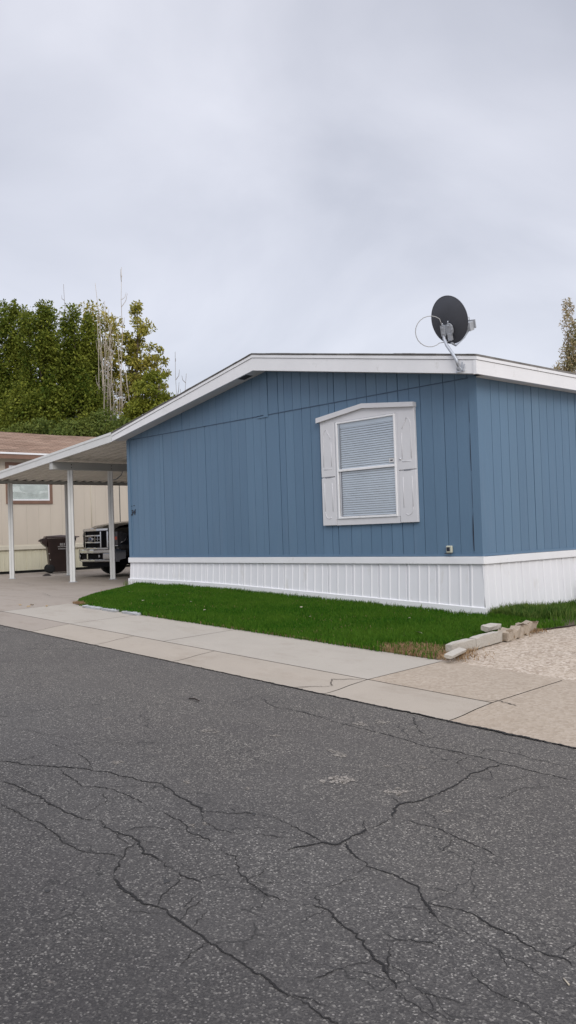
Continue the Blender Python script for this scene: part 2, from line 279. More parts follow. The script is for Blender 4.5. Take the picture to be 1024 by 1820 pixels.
# ------------------------------------------------------------------ mesh helpers
class MB:
    def __init__(s): s.v = []; s.f = []; s.sm = []
    def add(s, vs, fs, smooth=False):
        k = len(s.v); s.v += [tuple(p) for p in vs]; s.f += [tuple(i+k for i in f) for f in fs]; s.sm += [smooth]*len(fs); return s
    def box(s, a, b, bev=0):
        x0, y0, z0 = (min(p, q) for p, q in zip(a, b)); x1, y1, z1 = (max(p, q) for p, q in zip(a, b))
        if bev:
            e = min(bev, (x1-x0)/2.1, (y1-y0)/2.1, (z1-z0)/2.1); vs = []; 
            import itertools
            bm_pts = []
            for X, dx in ((x0, e), (x1, -e)):
                for Y, dy in ((y0, e), (y1, -e)):
                    for Z, dz in ((z0, e), (z1, -e)):
                        bm_pts += [(X+dx, Y+dy, Z), (X+dx, Y, Z+dz), (X, Y+dy, Z+dz)]
            return s.hull(bm_pts)
        return s.add([(x0, y0, z0), (x1, y0, z0), (x1, y1, z0), (x0, y1, z0), (x0, y0, z1), (x1, y0, z1), (x1, y1, z1), (x0, y1, z1)],
                     [(0, 3, 2, 1), (4, 5, 6, 7), (0, 1, 5, 4), (1, 2, 6, 5), (2, 3, 7, 6), (3, 0, 4, 7)])
    def hull(s, pts):
        import bmesh
        bm = bmesh.new()
        for p in pts: bm.verts.new(p)
        r = bmesh.ops.convex_hull(bm, input=bm.verts); 
        for g in r['geom_interior']: 
            if isinstance(g, bmesh.types.BMVert): bm.verts.remove(g)
        bm.verts.index_update(); bmesh.ops.recalc_face_normals(bm, faces=bm.faces)
        s.add([tuple(q.co) for q in bm.verts], [tuple(q.index for q in f.verts) for f in bm.faces]); bm.free(); return s
    def prism(s, poly, axis, a, b):
        # poly: 2-D outline; axis: the direction it is extruded along, a..b
        n = len(poly)
        def P(p, t): return {'x': (t, p[0], p[1]), 'y': (p[0], t, p[1]), 'z': (p[0], p[1], t)}[axis]
        ar = sum(poly[i][0]*poly[(i+1) % n][1]-poly[(i+1) % n][0]*poly[i][1] for i in range(n))
        if (ar > 0) == (axis != 'y'): pass
        else: poly = poly[::-1]
        if a > b: a, b = b, a
        vs = [P(p, a) for p in poly]+[P(p, b) for p in poly]
        return s.add(vs, [tuple(range(n))[::-1], tuple(range(n, 2*n))]+[(i, (i+1) % n, n+(i+1) % n, n+i) for i in range(n)])
    def tube(s, pts, r, seg=8, cap=True, smooth=True):
        pts = [Vector(p) for p in pts]; rs = r if isinstance(r, (list, tuple)) else [r]*len(pts)
        t0 = (pts[1]-pts[0]).normalized(); u = t0.orthogonal().normalized(); vs = []
        for i, p in enumerate(pts):
            t = (pts[min(i+1, len(pts)-1)]-pts[max(i-1, 0)]).normalized(); u = (u-t*u.dot(t))
            u = u.normalized() if u.length > 1e-6 else t.orthogonal().normalized(); w2 = t.cross(u)
            for k in range(seg):
                a = 2*math.pi*k/seg; vs.append(p+(u*math.cos(a)+w2*math.sin(a))*rs[i])
        fs = [(i*seg+k, i*seg+(k+1) % seg, (i+1)*seg+(k+1) % seg, (i+1)*seg+k) for i in range(len(pts)-1) for k in range(seg)]
        s.add(vs, fs, smooth)
        if cap: 
            k0 = len(s.v)-len(vs); s.f += [tuple(k0+k for k in range(seg))[::-1], tuple(k0+(len(pts)-1)*seg+k for k in range(seg))]; s.sm += [False]*2
        return s
    def lathe(s, prof, c, axis='z', seg=24, smooth=True, M=None):
        vs = []
        for (r, h) in prof:
            for k in range(seg):
                a = 2*math.pi*k/seg; p = Vector((r*math.cos(a), r*math.sin(a), h))
                if axis == 'x': p = Vector((p.z, p.x, p.y))
                if axis == 'y': p = Vector((p.x, p.z, p.y))
                if M: p = M @ p
                vs.append(p+Vector(c))
        n = len(prof)
        fs = [(i*seg+k, i*seg+(k+1) % seg, (i+1)*seg+(k+1) % seg, (i+1)*seg+k) for i in range(n-1) for k in range(seg)]
        return s.add(vs, fs, smooth)
    def build(s, name, mat, parent=None, loc=None):
        me = bpy.data.meshes.new(name)
        L = Vector(loc) if loc is not None else Vector((0, 0, 0))
        me.from_pydata([tuple(Vector(p)-L) for p in s.v], [], s.f); me.polygons.foreach_set('use_smooth', s.sm)
        me.materials.append(MATS[mat] if isinstance(mat, str) else mat); me.update()
        o = bpy.data.objects.new(name, me); COL.objects.link(o)
        if loc is not None: o.location = L
        if parent: o.parent = parent
        return o
def npmesh(name, V, F, mat, parent=None, loc=(0, 0, 0)):
    me = bpy.data.meshes.new(name); V = np.asarray(V, np.float32); F = np.asarray(F, np.int32); k = F.shape[1]
    me.vertices.add(len(V)); me.vertices.foreach_set('co', V.ravel()); me.loops.add(F.size); me.loops.foreach_set('vertex_index', F.ravel())
    me.polygons.add(len(F)); me.polygons.foreach_set('loop_start', np.arange(0, F.size, k)); me.polygons.foreach_set('loop_total', np.full(len(F), k))
    me.materials.append(MATS[mat]); me.update(); me.validate()
    o = bpy.data.objects.new(name, me); COL.objects.link(o); o.location = loc
    if parent: o.parent = parent
    return o
def tag(o, label=None, cat=None, group=None, kind=None):
    if label: o['label'] = label
    if cat: o['category'] = cat
    if group: o['group'] = group
    if kind: o['kind'] = kind
    return o
def thing(name, label, cat, loc=(0, 0, 0), rz=0, group=None):
    o = bpy.data.objects.new(name, None); COL.objects.link(o); o.location = loc; o.rotation_euler = (0, 0, rz); o.empty_display_size = 0.2
    return tag(o, label, cat, group)

# ------------------------------------------------------------------ terrain: the street climbs 3.8 % towards -x and flattens out beside the carport
def P(x):
    if x < -5: return 0.4533+0.067*(1-math.exp(-(-5-x)*0.038/0.067))
    if x > 14: return 0.038*(6.93-14)-0.6*(1-math.exp(-(x-14)*0.038/0.6))
    return 0.038*(6.93-x)
def off(y):
    pts = [(-400, -0.05), (-12.0, 0.0), (-4.68, 0.0), (-4.55, 0.004), (-4.35, 0.028), (-4.13, 0.045), (-3.05, 0.075), (0, 0.07), (400, 0.07)]
    for (a, u), (c, v) in zip(pts, pts[1:]):
        if y <= c: return u+(v-u)*(y-a)/(c-a)
def G(x, y): return P(x)+off(y)
def frange(a, b, st):
    n = max(1, int(math.ceil(abs(b-a)/st))); return [a+(b-a)*i/n for i in range(n+1)]
def sheet(mb, xl, xr, ys, dz=0.0, step=0.5, z=None):
    """one sheet whose left / right edges may be functions of y"""
    L = xl if callable(xl) else (lambda y: xl); Rr = xr if callable(xr) else (lambda y: xr)
    n = max(1, int((Rr(ys[0])-L(ys[0]))/step)); vs = []
    for y in ys:
        for i in range(n+1):
            x = L(y)+(Rr(y)-L(y))*i/n; vs.append((x, y, G(x, y)+dz))
    mb.add(vs, [(j*(n+1)+i, j*(n+1)+i+1, (j+1)*(n+1)+i+1, (j+1)*(n+1)+i) for j in range(len(ys)-1) for i in range(n)], True)
    return mb
def struct(o): o['kind'] = 'structure'; return o
mb = MB(); xs = [-300, -150, -80, -50]+frange(-40, 40, 1.0)+[50, 80, 150, 300]; ys = [-300, -150, -60, -30, -16, -12, -9, -6, -4.68, -4.35, -4.13, -3.05, 0, 5, 10, 20, 40, 80, 150, 300]
mb.add([(x, y, G(x, y)-0.07) for y in ys for x in xs], [(j*len(xs)+i, j*len(xs)+i+1, (j+1)*len(xs)+i+1, (j+1)*len(xs)+i) for j in range(len(ys)-1) for i in range(len(xs)-1)], True)
struct(mb.build('ground', 'dirt'))
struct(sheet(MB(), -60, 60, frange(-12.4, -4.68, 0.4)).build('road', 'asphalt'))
# gutter pans, sidewalk slabs: separate slabs with open joints
YG = [-4.672, -4.60, -4.50, -4.42, -4.35, -4.27, -4.19, -4.135]
def slabs(name, mat, xs, ys, gap=0.006):
    mb = MB()
    for a, c in zip(xs, xs[1:]): sheet(mb, a+gap, c-gap, ys, 0.004, 0.4)
    return struct(mb.build(name, mat))
slabs('gutter', 'concrete_gutter', [-3.55, -2.0, -0.45, 1.72, 3.0], YG)
slabs('old_gutter', 'concrete_drive', [-30, -24, -18, -12, -8, -5.6, -3.55], YG)
slabs('apron', 'concrete_tan', [3.0, 6.2, 9.4, 12.6, 20, 30], YG+frange(-3.9, -3.05, 0.2))
YS = frange(-4.122, -3.05, 0.25)
slabs('sidewalk', 'concrete_pale', [-5.6, -3.55, -1.4, 1.72], YS)
slabs('sidewalk_slab', 'concrete_tan', [1.72, 3.0], YS)
slabs('old_sidewalk', 'concrete_drive', [-30, -22, -15, -10, -5.6], YS)
mb = MB(); sheet(mb, -60, 60, [-4.70, -4.4, -4.1, -3.0], -0.02, 1.0); struct(mb.build('joint_bed', 'joint_dark'))
mb = MB()
for a, c in ((-18.5, -15.2), (-15.19, -11.5), (-11.49, -8.0), (-7.99, -3.0)):
    for y0, y1 in ((-3.04, 0.9), (0.91, 5.0), (5.01, 10), (10.01, 15)): sheet(mb, a, c, frange(y0, y1, 0.5), -0.012, 0.5)
struct(mb.build('carport_driveway', 'concrete_drive'))
mb = MB()
for y0, y1 in ((-3.04, 1.6), (1.61, 6.0), (6.01, 15)): sheet(mb, 0.9, 12, frange(y0, y1, 0.5), -0.012, 0.5)
struct(mb.build('driveway', 'concrete_aggregate'))

# ------------------------------------------------------------------ road cracks: ragged open seams
CRACKS = [
(2.2, [(1.692,-7.471),(1.776,-7.419),(1.88,-7.396),(1.98,-7.318),(2.085,-7.234),(2.169,-7.196),(2.268,-7.158),(2.346,-7.11),(2.479,-7.097),(2.581,-7.067),(2.67,-7.049),(2.743,-7.003),(2.868,-7.023),(2.99,-7.054),(3.126,-7.069),(3.208,-7.084),(3.303,-7.119)]),
(1.3, [(3.286,-7.107),(3.351,-7.057),(3.407,-7.011),(3.483,-6.944),(3.563,-6.919),(3.656,-6.908),(3.71,-6.913)]),
(1.3, [(1.547,-7.056),(1.693,-7.032),(1.863,-7.045),(2.003,-7.054),(2.129,-7.097),(2.256,-7.155)]),
(2.2, [(2.09,-7.636),(2.194,-7.617),(2.297,-7.616),(2.411,-7.622),(2.527,-7.615),(2.621,-7.614),(2.709,-7.629),(2.826,-7.628),(2.904,-7.623),(2.989,-7.592),(3.029,-7.568),(3.129,-7.596),(3.21,-7.597),(3.294,-7.572),(3.367,-7.572),(3.454,-7.605),(3.532,-7.641),(3.62,-7.618),(3.664,-7.618)]),
(1.5, [(3.397,-7.591),(3.442,-7.665),(3.514,-7.73),(3.531,-7.757)]),
(1.4, [(2.447,-7.814),(2.589,-7.803),(2.673,-7.805),(2.774,-7.816),(2.877,-7.793),(3.019,-7.807),(3.125,-7.826),(3.214,-7.831),(3.324,-7.813),(3.414,-7.765),(3.509,-7.726)]),
(1.4, [(2.108,-7.284),(2.298,-7.323),(2.482,-7.353),(2.561,-7.293),(2.646,-7.254),(2.751,-7.248),(2.863,-7.265),(2.973,-7.267),(3.093,-7.277),(3.229,-7.284),(3.317,-7.278),(3.449,-7.332),(3.535,-7.321),(3.628,-7.325),(3.743,-7.35),(3.886,-7.384)]),
(1, [(3.238,-7.568),(3.228,-7.482),(3.31,-7.407),(3.41,-7.345),(3.449,-7.332)]),
(0.9, [(3.298,-7.125),(3.402,-7.19),(3.533,-7.218),(3.618,-7.182),(3.678,-7.145),(3.636,-7.056),(3.577,-6.95)]),
(0.8, [(2.633,-7.621),(2.589,-7.679),(2.525,-7.758)]),
(1.2, [(1.453,-5.127),(1.641,-5.231),(1.848,-5.298)]),
(0.7, [(2.916,-7.582),(2.863,-7.487),(2.788,-7.375),(2.772,-7.261)]),
(0.5, [(1.002,-7.032),(1.3,-6.948),(1.556,-6.895)]),
(1.6, [(1.848,-5.298),(1.9,-5.245),(2.215,-5.25),(2.449,-5.281),(2.679,-5.29),(2.89,-5.292),(3.065,-5.292),(3.279,-5.321),(3.441,-5.297),(3.616,-5.299),(3.735,-5.291),(3.864,-5.303),(3.982,-5.304),(4.133,-5.306),(4.305,-5.295),(4.339,-5.281)]),
(3, [(3.874,-5.317),(3.86,-5.471),(3.862,-5.586),(3.885,-5.7),(3.919,-5.826),(3.935,-5.949),(3.944,-6.108),(3.94,-6.197),(3.912,-6.301),(3.926,-6.38),(3.978,-6.445),(4.032,-6.476),(4.03,-6.59),(4.036,-6.718),(4.056,-6.867),(4.063,-6.929),(3.997,-6.964),(3.976,-7.034),(3.957,-7.14)]),
(1.2, [(3.862,-5.586),(3.758,-5.552),(3.663,-5.485),(3.653,-5.436),(3.639,-5.302)]),
(2, [(4.056,-6.867),(4.139,-6.935),(4.246,-6.985),(4.269,-6.983)]),
(1.2, [(4.019,-6.46),(4.132,-6.456),(4.275,-6.442),(4.385,-6.457),(4.491,-6.471),(4.592,-6.485),(4.671,-6.517)]),
(1.8, [(3.71,-6.913),(3.809,-6.929),(3.898,-6.941),(3.997,-6.964)]),
(1.4, [(2.747,-4.769),(2.888,-4.926),(3.033,-5.059),(3.123,-5.096)]),
(0.8, [(3.214,-5.27),(3.208,-5.113),(3.269,-4.946)]),
(1, [(3.665,-5.249),(3.608,-5.106),(3.708,-5.068),(3.847,-5.061),(3.996,-5.081),(4.216,-5.061)]),
(0.9, [(4.334,-5.286),(4.33,-5.399),(4.27,-5.532),(4.206,-5.599),(4.203,-5.705),(4.226,-5.847),(4.149,-5.862)]),
(0.7, [(3.894,-5.631),(3.997,-5.614),(4.085,-5.523),(4.106,-5.411),(4.099,-5.341)]),
(2, [(3.531,-7.757),(3.622,-7.834),(3.697,-7.878),(3.786,-7.902),(3.888,-7.907),(3.972,-7.909),(4.023,-7.891),(4.102,-7.894),(4.178,-7.896),(4.261,-7.904),(4.367,-7.914),(4.464,-7.92),(4.539,-7.918),(4.614,-7.919),(4.674,-7.92),(4.748,-7.93),(4.807,-7.94),(4.833,-7.947)]),
(1.6, [(3.662,-7.619),(3.752,-7.635),(3.836,-7.651),(3.936,-7.636),(3.965,-7.629)]),
(1.4, [(3.852,-7.655),(3.907,-7.737),(3.955,-7.819),(4.013,-7.884)]),
(1, [(3.886,-7.384),(4.013,-7.465),(4.098,-7.497),(4.188,-7.499),(4.275,-7.5),(4.346,-7.498)]),
(0.8, [(4.067,-7.51),(4.077,-7.418),(4.034,-7.317)]),
(0.8, [(4.087,-7.489),(4.15,-7.435),(4.197,-7.361)]),
(0.7, [(4.132,-7.862),(4.098,-7.812),(4.038,-7.713)]),
(1.8, [(4.269,-6.983),(4.322,-7.014),(4.393,-7.004),(4.455,-6.993),(4.54,-7.013),(4.615,-7.023),(4.663,-7.074),(4.718,-7.107),(4.777,-7.165),(4.856,-7.198),(4.925,-7.205),(4.981,-7.197),(5.057,-7.201),(5.125,-7.216),(5.209,-7.224),(5.272,-7.237),(5.315,-7.256),(5.341,-7.248)]),
(0.8, [(4.61,-7.017),(4.658,-6.978),(4.756,-6.959)]),
(1.4, [(4.725,-7.099),(4.793,-7.081),(4.88,-7.057),(4.964,-7.068),(5.038,-7.085),(5.097,-7.085),(5.171,-7.11),(5.212,-7.123),(5.266,-7.122),(5.309,-7.104),(5.366,-7.124)]),
(1.2, [(4.11,-7.281),(4.197,-7.313),(4.261,-7.326),(4.327,-7.334),(4.34,-7.29),(4.364,-7.198),(4.335,-7.107),(4.322,-7.023)]),
(1.2, [(4.327,-7.334),(4.383,-7.388),(4.467,-7.424)]),
(1.8, [(4.398,-7.472),(4.432,-7.443),(4.482,-7.432),(4.565,-7.455),(4.648,-7.481),(4.705,-7.482),(4.758,-7.502),(4.815,-7.543),(4.86,-7.579),(4.898,-7.579),(4.956,-7.609),(5.003,-7.635),(5.044,-7.677),(5.082,-7.695)]),
(0.9, [(4.86,-7.579),(4.843,-7.645),(4.832,-7.715),(4.82,-7.784),(4.807,-7.848)]),
(1.4, [(4.827,-7.942),(4.892,-7.942),(4.95,-7.937),(5.005,-7.932),(5.074,-7.942)]),
(1, [(4.81,-7.456),(4.858,-7.396),(4.926,-7.339),(4.988,-7.338)]),
(0.9, [(4.926,-7.339),(4.922,-7.269),(4.925,-7.205)]),
(0.7, [(4.623,-7.207),(4.673,-7.207),(4.733,-7.178),(4.77,-7.156)]),
(1.1, [(5.064,-7.631),(5.116,-7.624),(5.18,-7.592),(5.256,-7.579)]),
(0.9, [(5.128,-7.401),(5.195,-7.432),(5.26,-7.448),(5.324,-7.451),(5.373,-7.433),(5.435,-7.455),(5.47,-7.481)]),
(0.8, [(5.155,-7.686),(5.22,-7.672),(5.293,-7.659)]),
(0.7, [(5.368,-7.393),(5.348,-7.344),(5.33,-7.264)]),
(0.9, [(5.304,-7.096),(5.283,-7.021),(5.279,-6.967)])]

rnd = random.Random(5)
mb = MB()
def wander(pts):
    q = []
    for (x0, y0), (x1, y1) in zip(pts, pts[1:]):
        L = math.hypot(x1-x0, y1-y0); n = max(2, int(L/0.014)); nx, ny = -(y1-y0)/max(L, 1e-6), (x1-x0)/max(L, 1e-6)
        for i in range(n):
            t = i/n; a = noise.noise(Vector((x0+(x1-x0)*t, y0+(y1-y0)*t, 0))*9)*0.022+noise.noise(Vector((x0+(x1-x0)*t, y0+(y1-y0)*t, 7))*34)*0.013
            a += rnd.uniform(-0.003, 0.003); e = min(1, 4*t*(1), 4*(1-t)); a += noise.noise(Vector((x0+(x1-x0)*t, y0+(y1-y0)*t, 3))*90)*0.006; q.append((x0+(x1-x0)*t+nx*a*(0.4+0.6*e), y0+(y1-y0)*t+ny*a*(0.4+0.6*e)))
    return q+[pts[-1]]
def ribbon(mb, q, w, hfun, seed):
    vs = []; n = len(q)
    for i, (x, y) in enumerate(q):
        dx = q[min(i+1, n-1)][0]-q[max(i-1, 0)][0]; dy = q[min(i+1, n-1)][1]-q[max(i-1, 0)][1]; L = math.hypot(dx, dy) or 1
        k = w*(0.35+1.1*abs(noise.noise(Vector((x*6, y*6, seed))))+0.5*rnd.random()); k *= min(1, 0.25+i/6, 0.25+(n-1-i)/6)
        if noise.noise(Vector((x*3.1, y*3.1, seed+20))) < -0.30: k *= 0.25
        vs += [(x-dy/L*k, y+dx/L*k, hfun(x, y)), (x+dy/L*k*rnd.uniform(.5, 1), y-dx/L*k, hfun(x, y))]
    mb.add(vs, [(2*i, 2*i+1, 2*i+3, 2*i+2) for i in range(n-1)])
for wd, pl in CRACKS:
    ribbon(mb, wander(pl), 0.0025*wd, lambda x, y: G(x, y)+0.003, 1.0)
    for x, y in pl[1:-1]:                                        # short side spurs
        if rnd.random() < 0.22:
            a = rnd.uniform(0, 6.3); l = rnd.uniform(0.06, 0.22); ribbon(mb, wander([(x, y), (x+l*math.cos(a), y+l*math.sin(a))]), 0.0022, lambda x, y: G(x, y)+0.003, 2.0)
struct(mb.build('road_cracks', 'crack_dark'))
# broken seam where the asphalt pulls away from the gutter
mb = MB(); q = wander([(x, -4.683+0.010*noise.noise(Vector((x*2, 3, 1)))) for x in frange(-8, 7, 0.3)]); vs = []
for i, (x, y) in enumerate(q):
    k = 0.006+0.012*max(0, noise.noise(Vector((x*1.3, 0, 5))))+0.008*rnd.random()
    if x > 2.4: k *= 1.2
    if x < 1.0: k *= 0.4
    vs += [(x, y-k, G(x, -4.7)+0.0075), (x, y+k*0.6, G(x, -4.68)+0.0075)]
mb.add(vs, [(2*i, 2*i+2, 2*i+3, 2*i+1) for i in range(len(q)-1)]); struct(mb.build('gutter_seam', 'crack_dark'))
# pale scuffs and dark spots on the asphalt
SCUFFS = [(3.402, -6.246, 0.067, 0.093), (2.218, -6.962, 0.034, 0.036), (2.83, -6.883, 0.029, 0.026), (3.763, -6.156, 0.055, 0.057), (3.058, -5.866, 0.049, 0.038), (2.959, -5.84, 0.04, 0.026), (3.578, -5.706, 0.032, 0.023), (4.152, -6.198, 0.032, 0.025), (3.161, -6.711, 0.022, 0.019), (2.041, -6.077, 0.044, 0.031), (1.988, -6.11, 0.033, 0.031), (2.611, -5.198, 0.062, 0.049), (2.674, -5.039, 0.051, 0.05), (3.415, -7.265, 0.023, 0.019), (3.429, -7.206, 0.019, 0.015), (1.187, -6.414, 0.023, 0.027), (2.432, -5.849, 0.032, 0.029), (3.423, -5.833, 0.023, 0.023)]
SPOTS = [(3.597, -8.132, 0.014, 0.022), (3.788, -8.17, 0.008, 0.015), (3.493, -6.945, 0.012, 0.02), (2.262, -6.725, 0.007, 0.015), (1.303, -6.195, 0.009, 0.018), (4.316, -6.525, 0.007, 0.011), (3.973, -8.249, 0.006, 0.013), (3.851, -7.733, 0.019, 0.033)]
def blotches(lst, name, mat, seed, frag):
    q = random.Random(seed); mb = MB()
    for (x, y, a, b_) in lst:
        for j in range(frag):
            cx, cy = (x, y) if frag == 1 else (x+q.uniform(-1, 1)*a*.9, y+q.uniform(-1, 1)*b_*.9); k = 1 if frag == 1 else q.uniform(.08, .32); n = 14; vs = [(cx, cy, G(cx, cy)+.0022)]
            for i in range(n):
                t = 2*math.pi*i/n; r = k*q.uniform(.45, 1.15); px, py = cx+rt2[0]*a*r*math.cos(t)+fw2[0]*b_*r*math.sin(t), cy+rt2[1]*a*r*math.cos(t)+fw2[1]*b_*r*math.sin(t); vs.append((px, py, G(px, py)+.0022))
            mb.add(vs, [(0, 1+i, 1+(i+1) % n) for i in range(n)])
    return struct(mb.build(name, mat))
rt2 = (.6775, .7355); fw2 = (-.7355, .6775)
blotches(SCUFFS, 'road_scuffs', 'scuff', 3, 26); blotches(SPOTS, 'road_spots', 'spot_dark', 4, 1)
# cracks in the concrete
mb = MB()
for pl in ([(1.72, -4.13), (1.45, -4.30), (1.60, -4.45), (1.35, -4.66)], [(2.9, -4.14), (3.02, -4.05), (3.2, -4.1)], [(1.95, -1.9), (2.3, -1.75), (2.7, -1.8), (3.1, -1.6), (3.6, -1.65), (4.6, -1.4)],
           [(-14, -1.2), (-12.6, -0.6), (-11, -0.9), (-9.6, -0.3), (-8.7, -0.4)], [(-9, -2.8), (-8.1, -2.2), (-7.2, -2.5), (-6.4, -2.45)], [(-12, -2.9), (-10.2, -2.0), (-9.0, -2.1), (-8.2, -1.4)]):
    ribbon(mb, wander(pl), 0.006, lambda x, y: G(x, y)+0.009, 4.0)
struct(mb.build('concrete_cracks', 'joint_dark'))

# ------------------------------------------------------------------ lawn
def lerp(pts, y):
    if y <= pts[0][0]: return pts[0][1]
    for (a, u), (c, v) in zip(pts, pts[1:]):
        if y <= c: return u+(v-u)*(y-a)/(c-a)
    return pts[-1][1]
LL = [(-3.04, -5.20), (-2.8, -5.75), (-2.5, -6.2), (-2.0, -6.75), (-1.36, -7.3), (-0.88, -7.7), (-0.4, -8.15), (0.0, -8.52)]
LR = [(-3.04, 1.62), (-2.5, 1.42), (-1.9, 1.20), (-1.5, 1.16), (-0.9, 1.14), (0, 1.28), (3, 1.35), (14, 1.35)]
def lawn_l(y): return lerp(LL, y)+0.05*noise.noise(Vector((y*3, 1, 0)))
def lawn_r(y): return lerp(LR, y)+0.04*noise.noise(Vector((y*4, 5, 0)))
mb = sheet(MB(), lawn_l, lawn_r, frange(-3.04, 0.0, 0.19), 0.004, 0.35); sheet(mb, 0.0, lawn_r, frange(0.0, 12, 0.4), 0.004, 0.35)
struct(mb.build('lawn_soil', 'soil'))
def blades(name, mat, pts, hts, wid, seed, lean=0.45):
    g = np.random.default_rng(seed); n = len(pts); a = g.uniform(0, 2*np.pi, n); wv = wid*g.uniform(.6, 1.3, n); h = hts
    la = g.uniform(0, 2*np.pi, n); ll = h*g.uniform(0.05, lean, n); dx, dy = np.cos(a)*wv/2, np.sin(a)*wv/2
    B = np.asarray(pts); V = np.zeros((n, 5, 3)); lx, ly = np.cos(la)*ll, np.sin(la)*ll
    V[:, 0] = B+np.stack([-dx, -dy, 0*h], 1); V[:, 1] = B+np.stack([dx, dy, 0*h], 1)
    V[:, 2] = B+np.stack([dx*.8+lx*.35, dy*.8+ly*.35, h*.6], 1); V[:, 3] = B+np.stack([-dx*.8+lx*.35, -dy*.8+ly*.35, h*.6], 1)
    V[:, 4] = B+np.stack([lx, ly, h*(1-.25*(ll/h))], 1)
    k = np.arange(n)[:, None]*5
    F = np.concatenate([k+np.array([[0, 1, 2]]), k+np.array([[0, 2, 3]]), k+np.array([[3, 2, 4]])])
    return npmesh(name, V.reshape(-1, 3), F, mat)
g = np.random.default_rng(3); pts = []; hs = []
for i in range(215000):
    y = (g.uniform(-3.10, 3.6) if i % 8 else g.uniform(3.4, 12)) if i % 4 == 0 else g.uniform(-3.10, 0.0)
    x = g.uniform(-8.9, 1.6)
    if y > -0.06 and x < 0.2: continue
    if not (lawn_l(y) < x < lawn_r(y)): continue
    d = 0.5+0.5*noise.noise(Vector((x*1.7, y*1.7, 0)))
    if g.random() > 0.55+0.6*d: continue
    edge = min(1, (x-lawn_l(y))/0.35+0.2) if y < 0 else 1
    brown = math.hypot((x-1.25)/0.55, (y+2.75)/0.40)
    if brown < 1 and g.random() < 0.85: continue
    h = (0.035+0.03*d+g.uniform(0, 0.025))*edge
    if y > -0.18: h *= 1.25
    pts.append((x, y, G(x, y)+0.008)); hs.append(h)
tag(blades('lawn_grass', 'grass_blade', pts, np.array(hs), 0.009, 1), 'short mown deep green grass in front of the blue mobile home', 'grass', kind='stuff')
pts = []; hs = []
for i in range(9000):
    u = g.random()
    if u < 0.55: x = g.uniform(0.14, 0.75)+g.normal(0, .04); y = g.uniform(0.0, 0.9)
    elif u < 0.8: x = g.uniform(0.14, 1.2); y = g.uniform(0.3, 3.8)
    else: x = 0.14+abs(g.normal(0, .08)); y = g.uniform(-0.05, 4.5)
    if x > 1.25 or (x < 0.12 and y > -0.06): continue
    pts.append((x, y, G(x, y)+0.008)); hs.append(g.uniform(0.07, 0.15)*(1.3 if g.random() < .08 else 1)*(0.6+0.5*max(0, 1-abs(y-0.4)/1.2)+0.15))
for i in range(420):                                            # sparse taller blades along the skirting
    x = g.uniform(-8.6, 0.1); pts.append((x, -0.10-abs(g.normal(0, .03)), G(x, 0)+0.008)); hs.append(g.uniform(0.05, 0.13))
tag(blades('tall_grass', 'grass_tall', pts, np.array(hs), 0.011, 2, 0.6), 'long unmown tufts of grass growing against the white skirting corner', 'grass', kind='stuff')
pts = []; hs = []
for i in range(15000):
    u = g.random()
    if u < 0.6: x, y = 1.22+g.normal(0, .24), -2.78+g.normal(0, .17)
    elif u < 0.85: y = g.uniform(-2.9, -0.6); x = lawn_r(y)+0.07+g.normal(0, .06)
    else: x, y = lawn_l(-2.9)+abs(g.normal(0, .3)), -3.0+abs(g.normal(0, .12))
    if y < -3.06: continue
    pts.append((x, y, G(x, y)+0.006)); hs.append(g.uniform(0.015, 0.055))
for i in range(5000):
    x, y = g.uniform(-8, 1.2), g.uniform(-2.9, -.1)
    if lawn_l(y) < x < lawn_r(y) and g.random() < .3+noise.noise(Vector((x*1.1, y*1.1, 4))): pts.append((x, y, G(x, y)+0.03)); hs.append(g.uniform(0.02, 0.045))
for i in range(2600):
    x = g.uniform(-5.2, 1.6); pts.append((x, -3.06+abs(g.normal(0, .02)), G(x, -3.05)+0.008)); hs.append(g.uniform(0.015, 0.04))
tag(blades('dry_thatch', 'dead_grass', pts, np.array(hs), 0.006, 4, 1.6), 'brown dead grass and thatch at the front right corner of the lawn', 'dead grass', kind='stuff')
# fallen leaves and litter
def fallen(name, x, y, z, r, mat, label, cat, group, seed):
    q = random.Random(seed); n = 9; vs = [(0, 0, 0.012)]; 
    for k in range(n):
        a = 2*math.pi*k/n; rr = r*(1 if k % 2 else 0.62)*q.uniform(.8, 1.1); vs.append((rr*math.cos(a), rr*.8*math.sin(a), 0.012*q.random()))
    o = MB().add(vs, [(0, 1+k, 1+(k+1) % n) for k in range(n)]).build(name, mat); o.location = (x, y, z); o.rotation_euler = (q.uniform(-.4, .4), q.uniform(-.4, .4), q.uniform(0, 6)); return tag(o, label, cat, group)
for i, (x, y) in enumerate([(0.62, -2.05), (-5.1, -1.5), (-3.9, -1.9), (-4.6, -2.3), (-2.2, -1.2), (-2.9, -2.4), (-1.3, -1.9), (-0.3, -1.1), (-6.1, -1.6)]):
    fallen('fallen_leaf', x, y, G(x, y)+0.062, 0.05 if i == 0 else 0.026, 'pale_leaf', 'pale dry leaf, the largest, lying on the grass by the house corner' if i == 0 else 'tiny pale dry leaf lying on the green lawn', 'leaf', 'leaves on the lawn', i)
for i, (x, y) in enumerate([(-5.9, -3.5), (-5.75, -3.62), (-5.5, -3.45), (-6.1, -3.6)]):
    fallen('fallen_leaf', x, y, G(x, y)+0.012, 0.045, 'dry_leaf', 'curled brown leaf lying on the sidewalk by the lawn tip', 'leaf', 'leaves on the sidewalk', 30+i)
o = MB().tube([(1.10, -5.60, G(1.1, -5.6)+0.010), (1.16, -5.585, G(1.1, -5.6)+0.014), (1.24, -5.60, G(1.2, -5.6)+0.012)], [0.006, 0.007, 0.004], 6).build('twig', 'dark_twig'); tag(o, 'small dark twig lying on the grey road', 'twig')
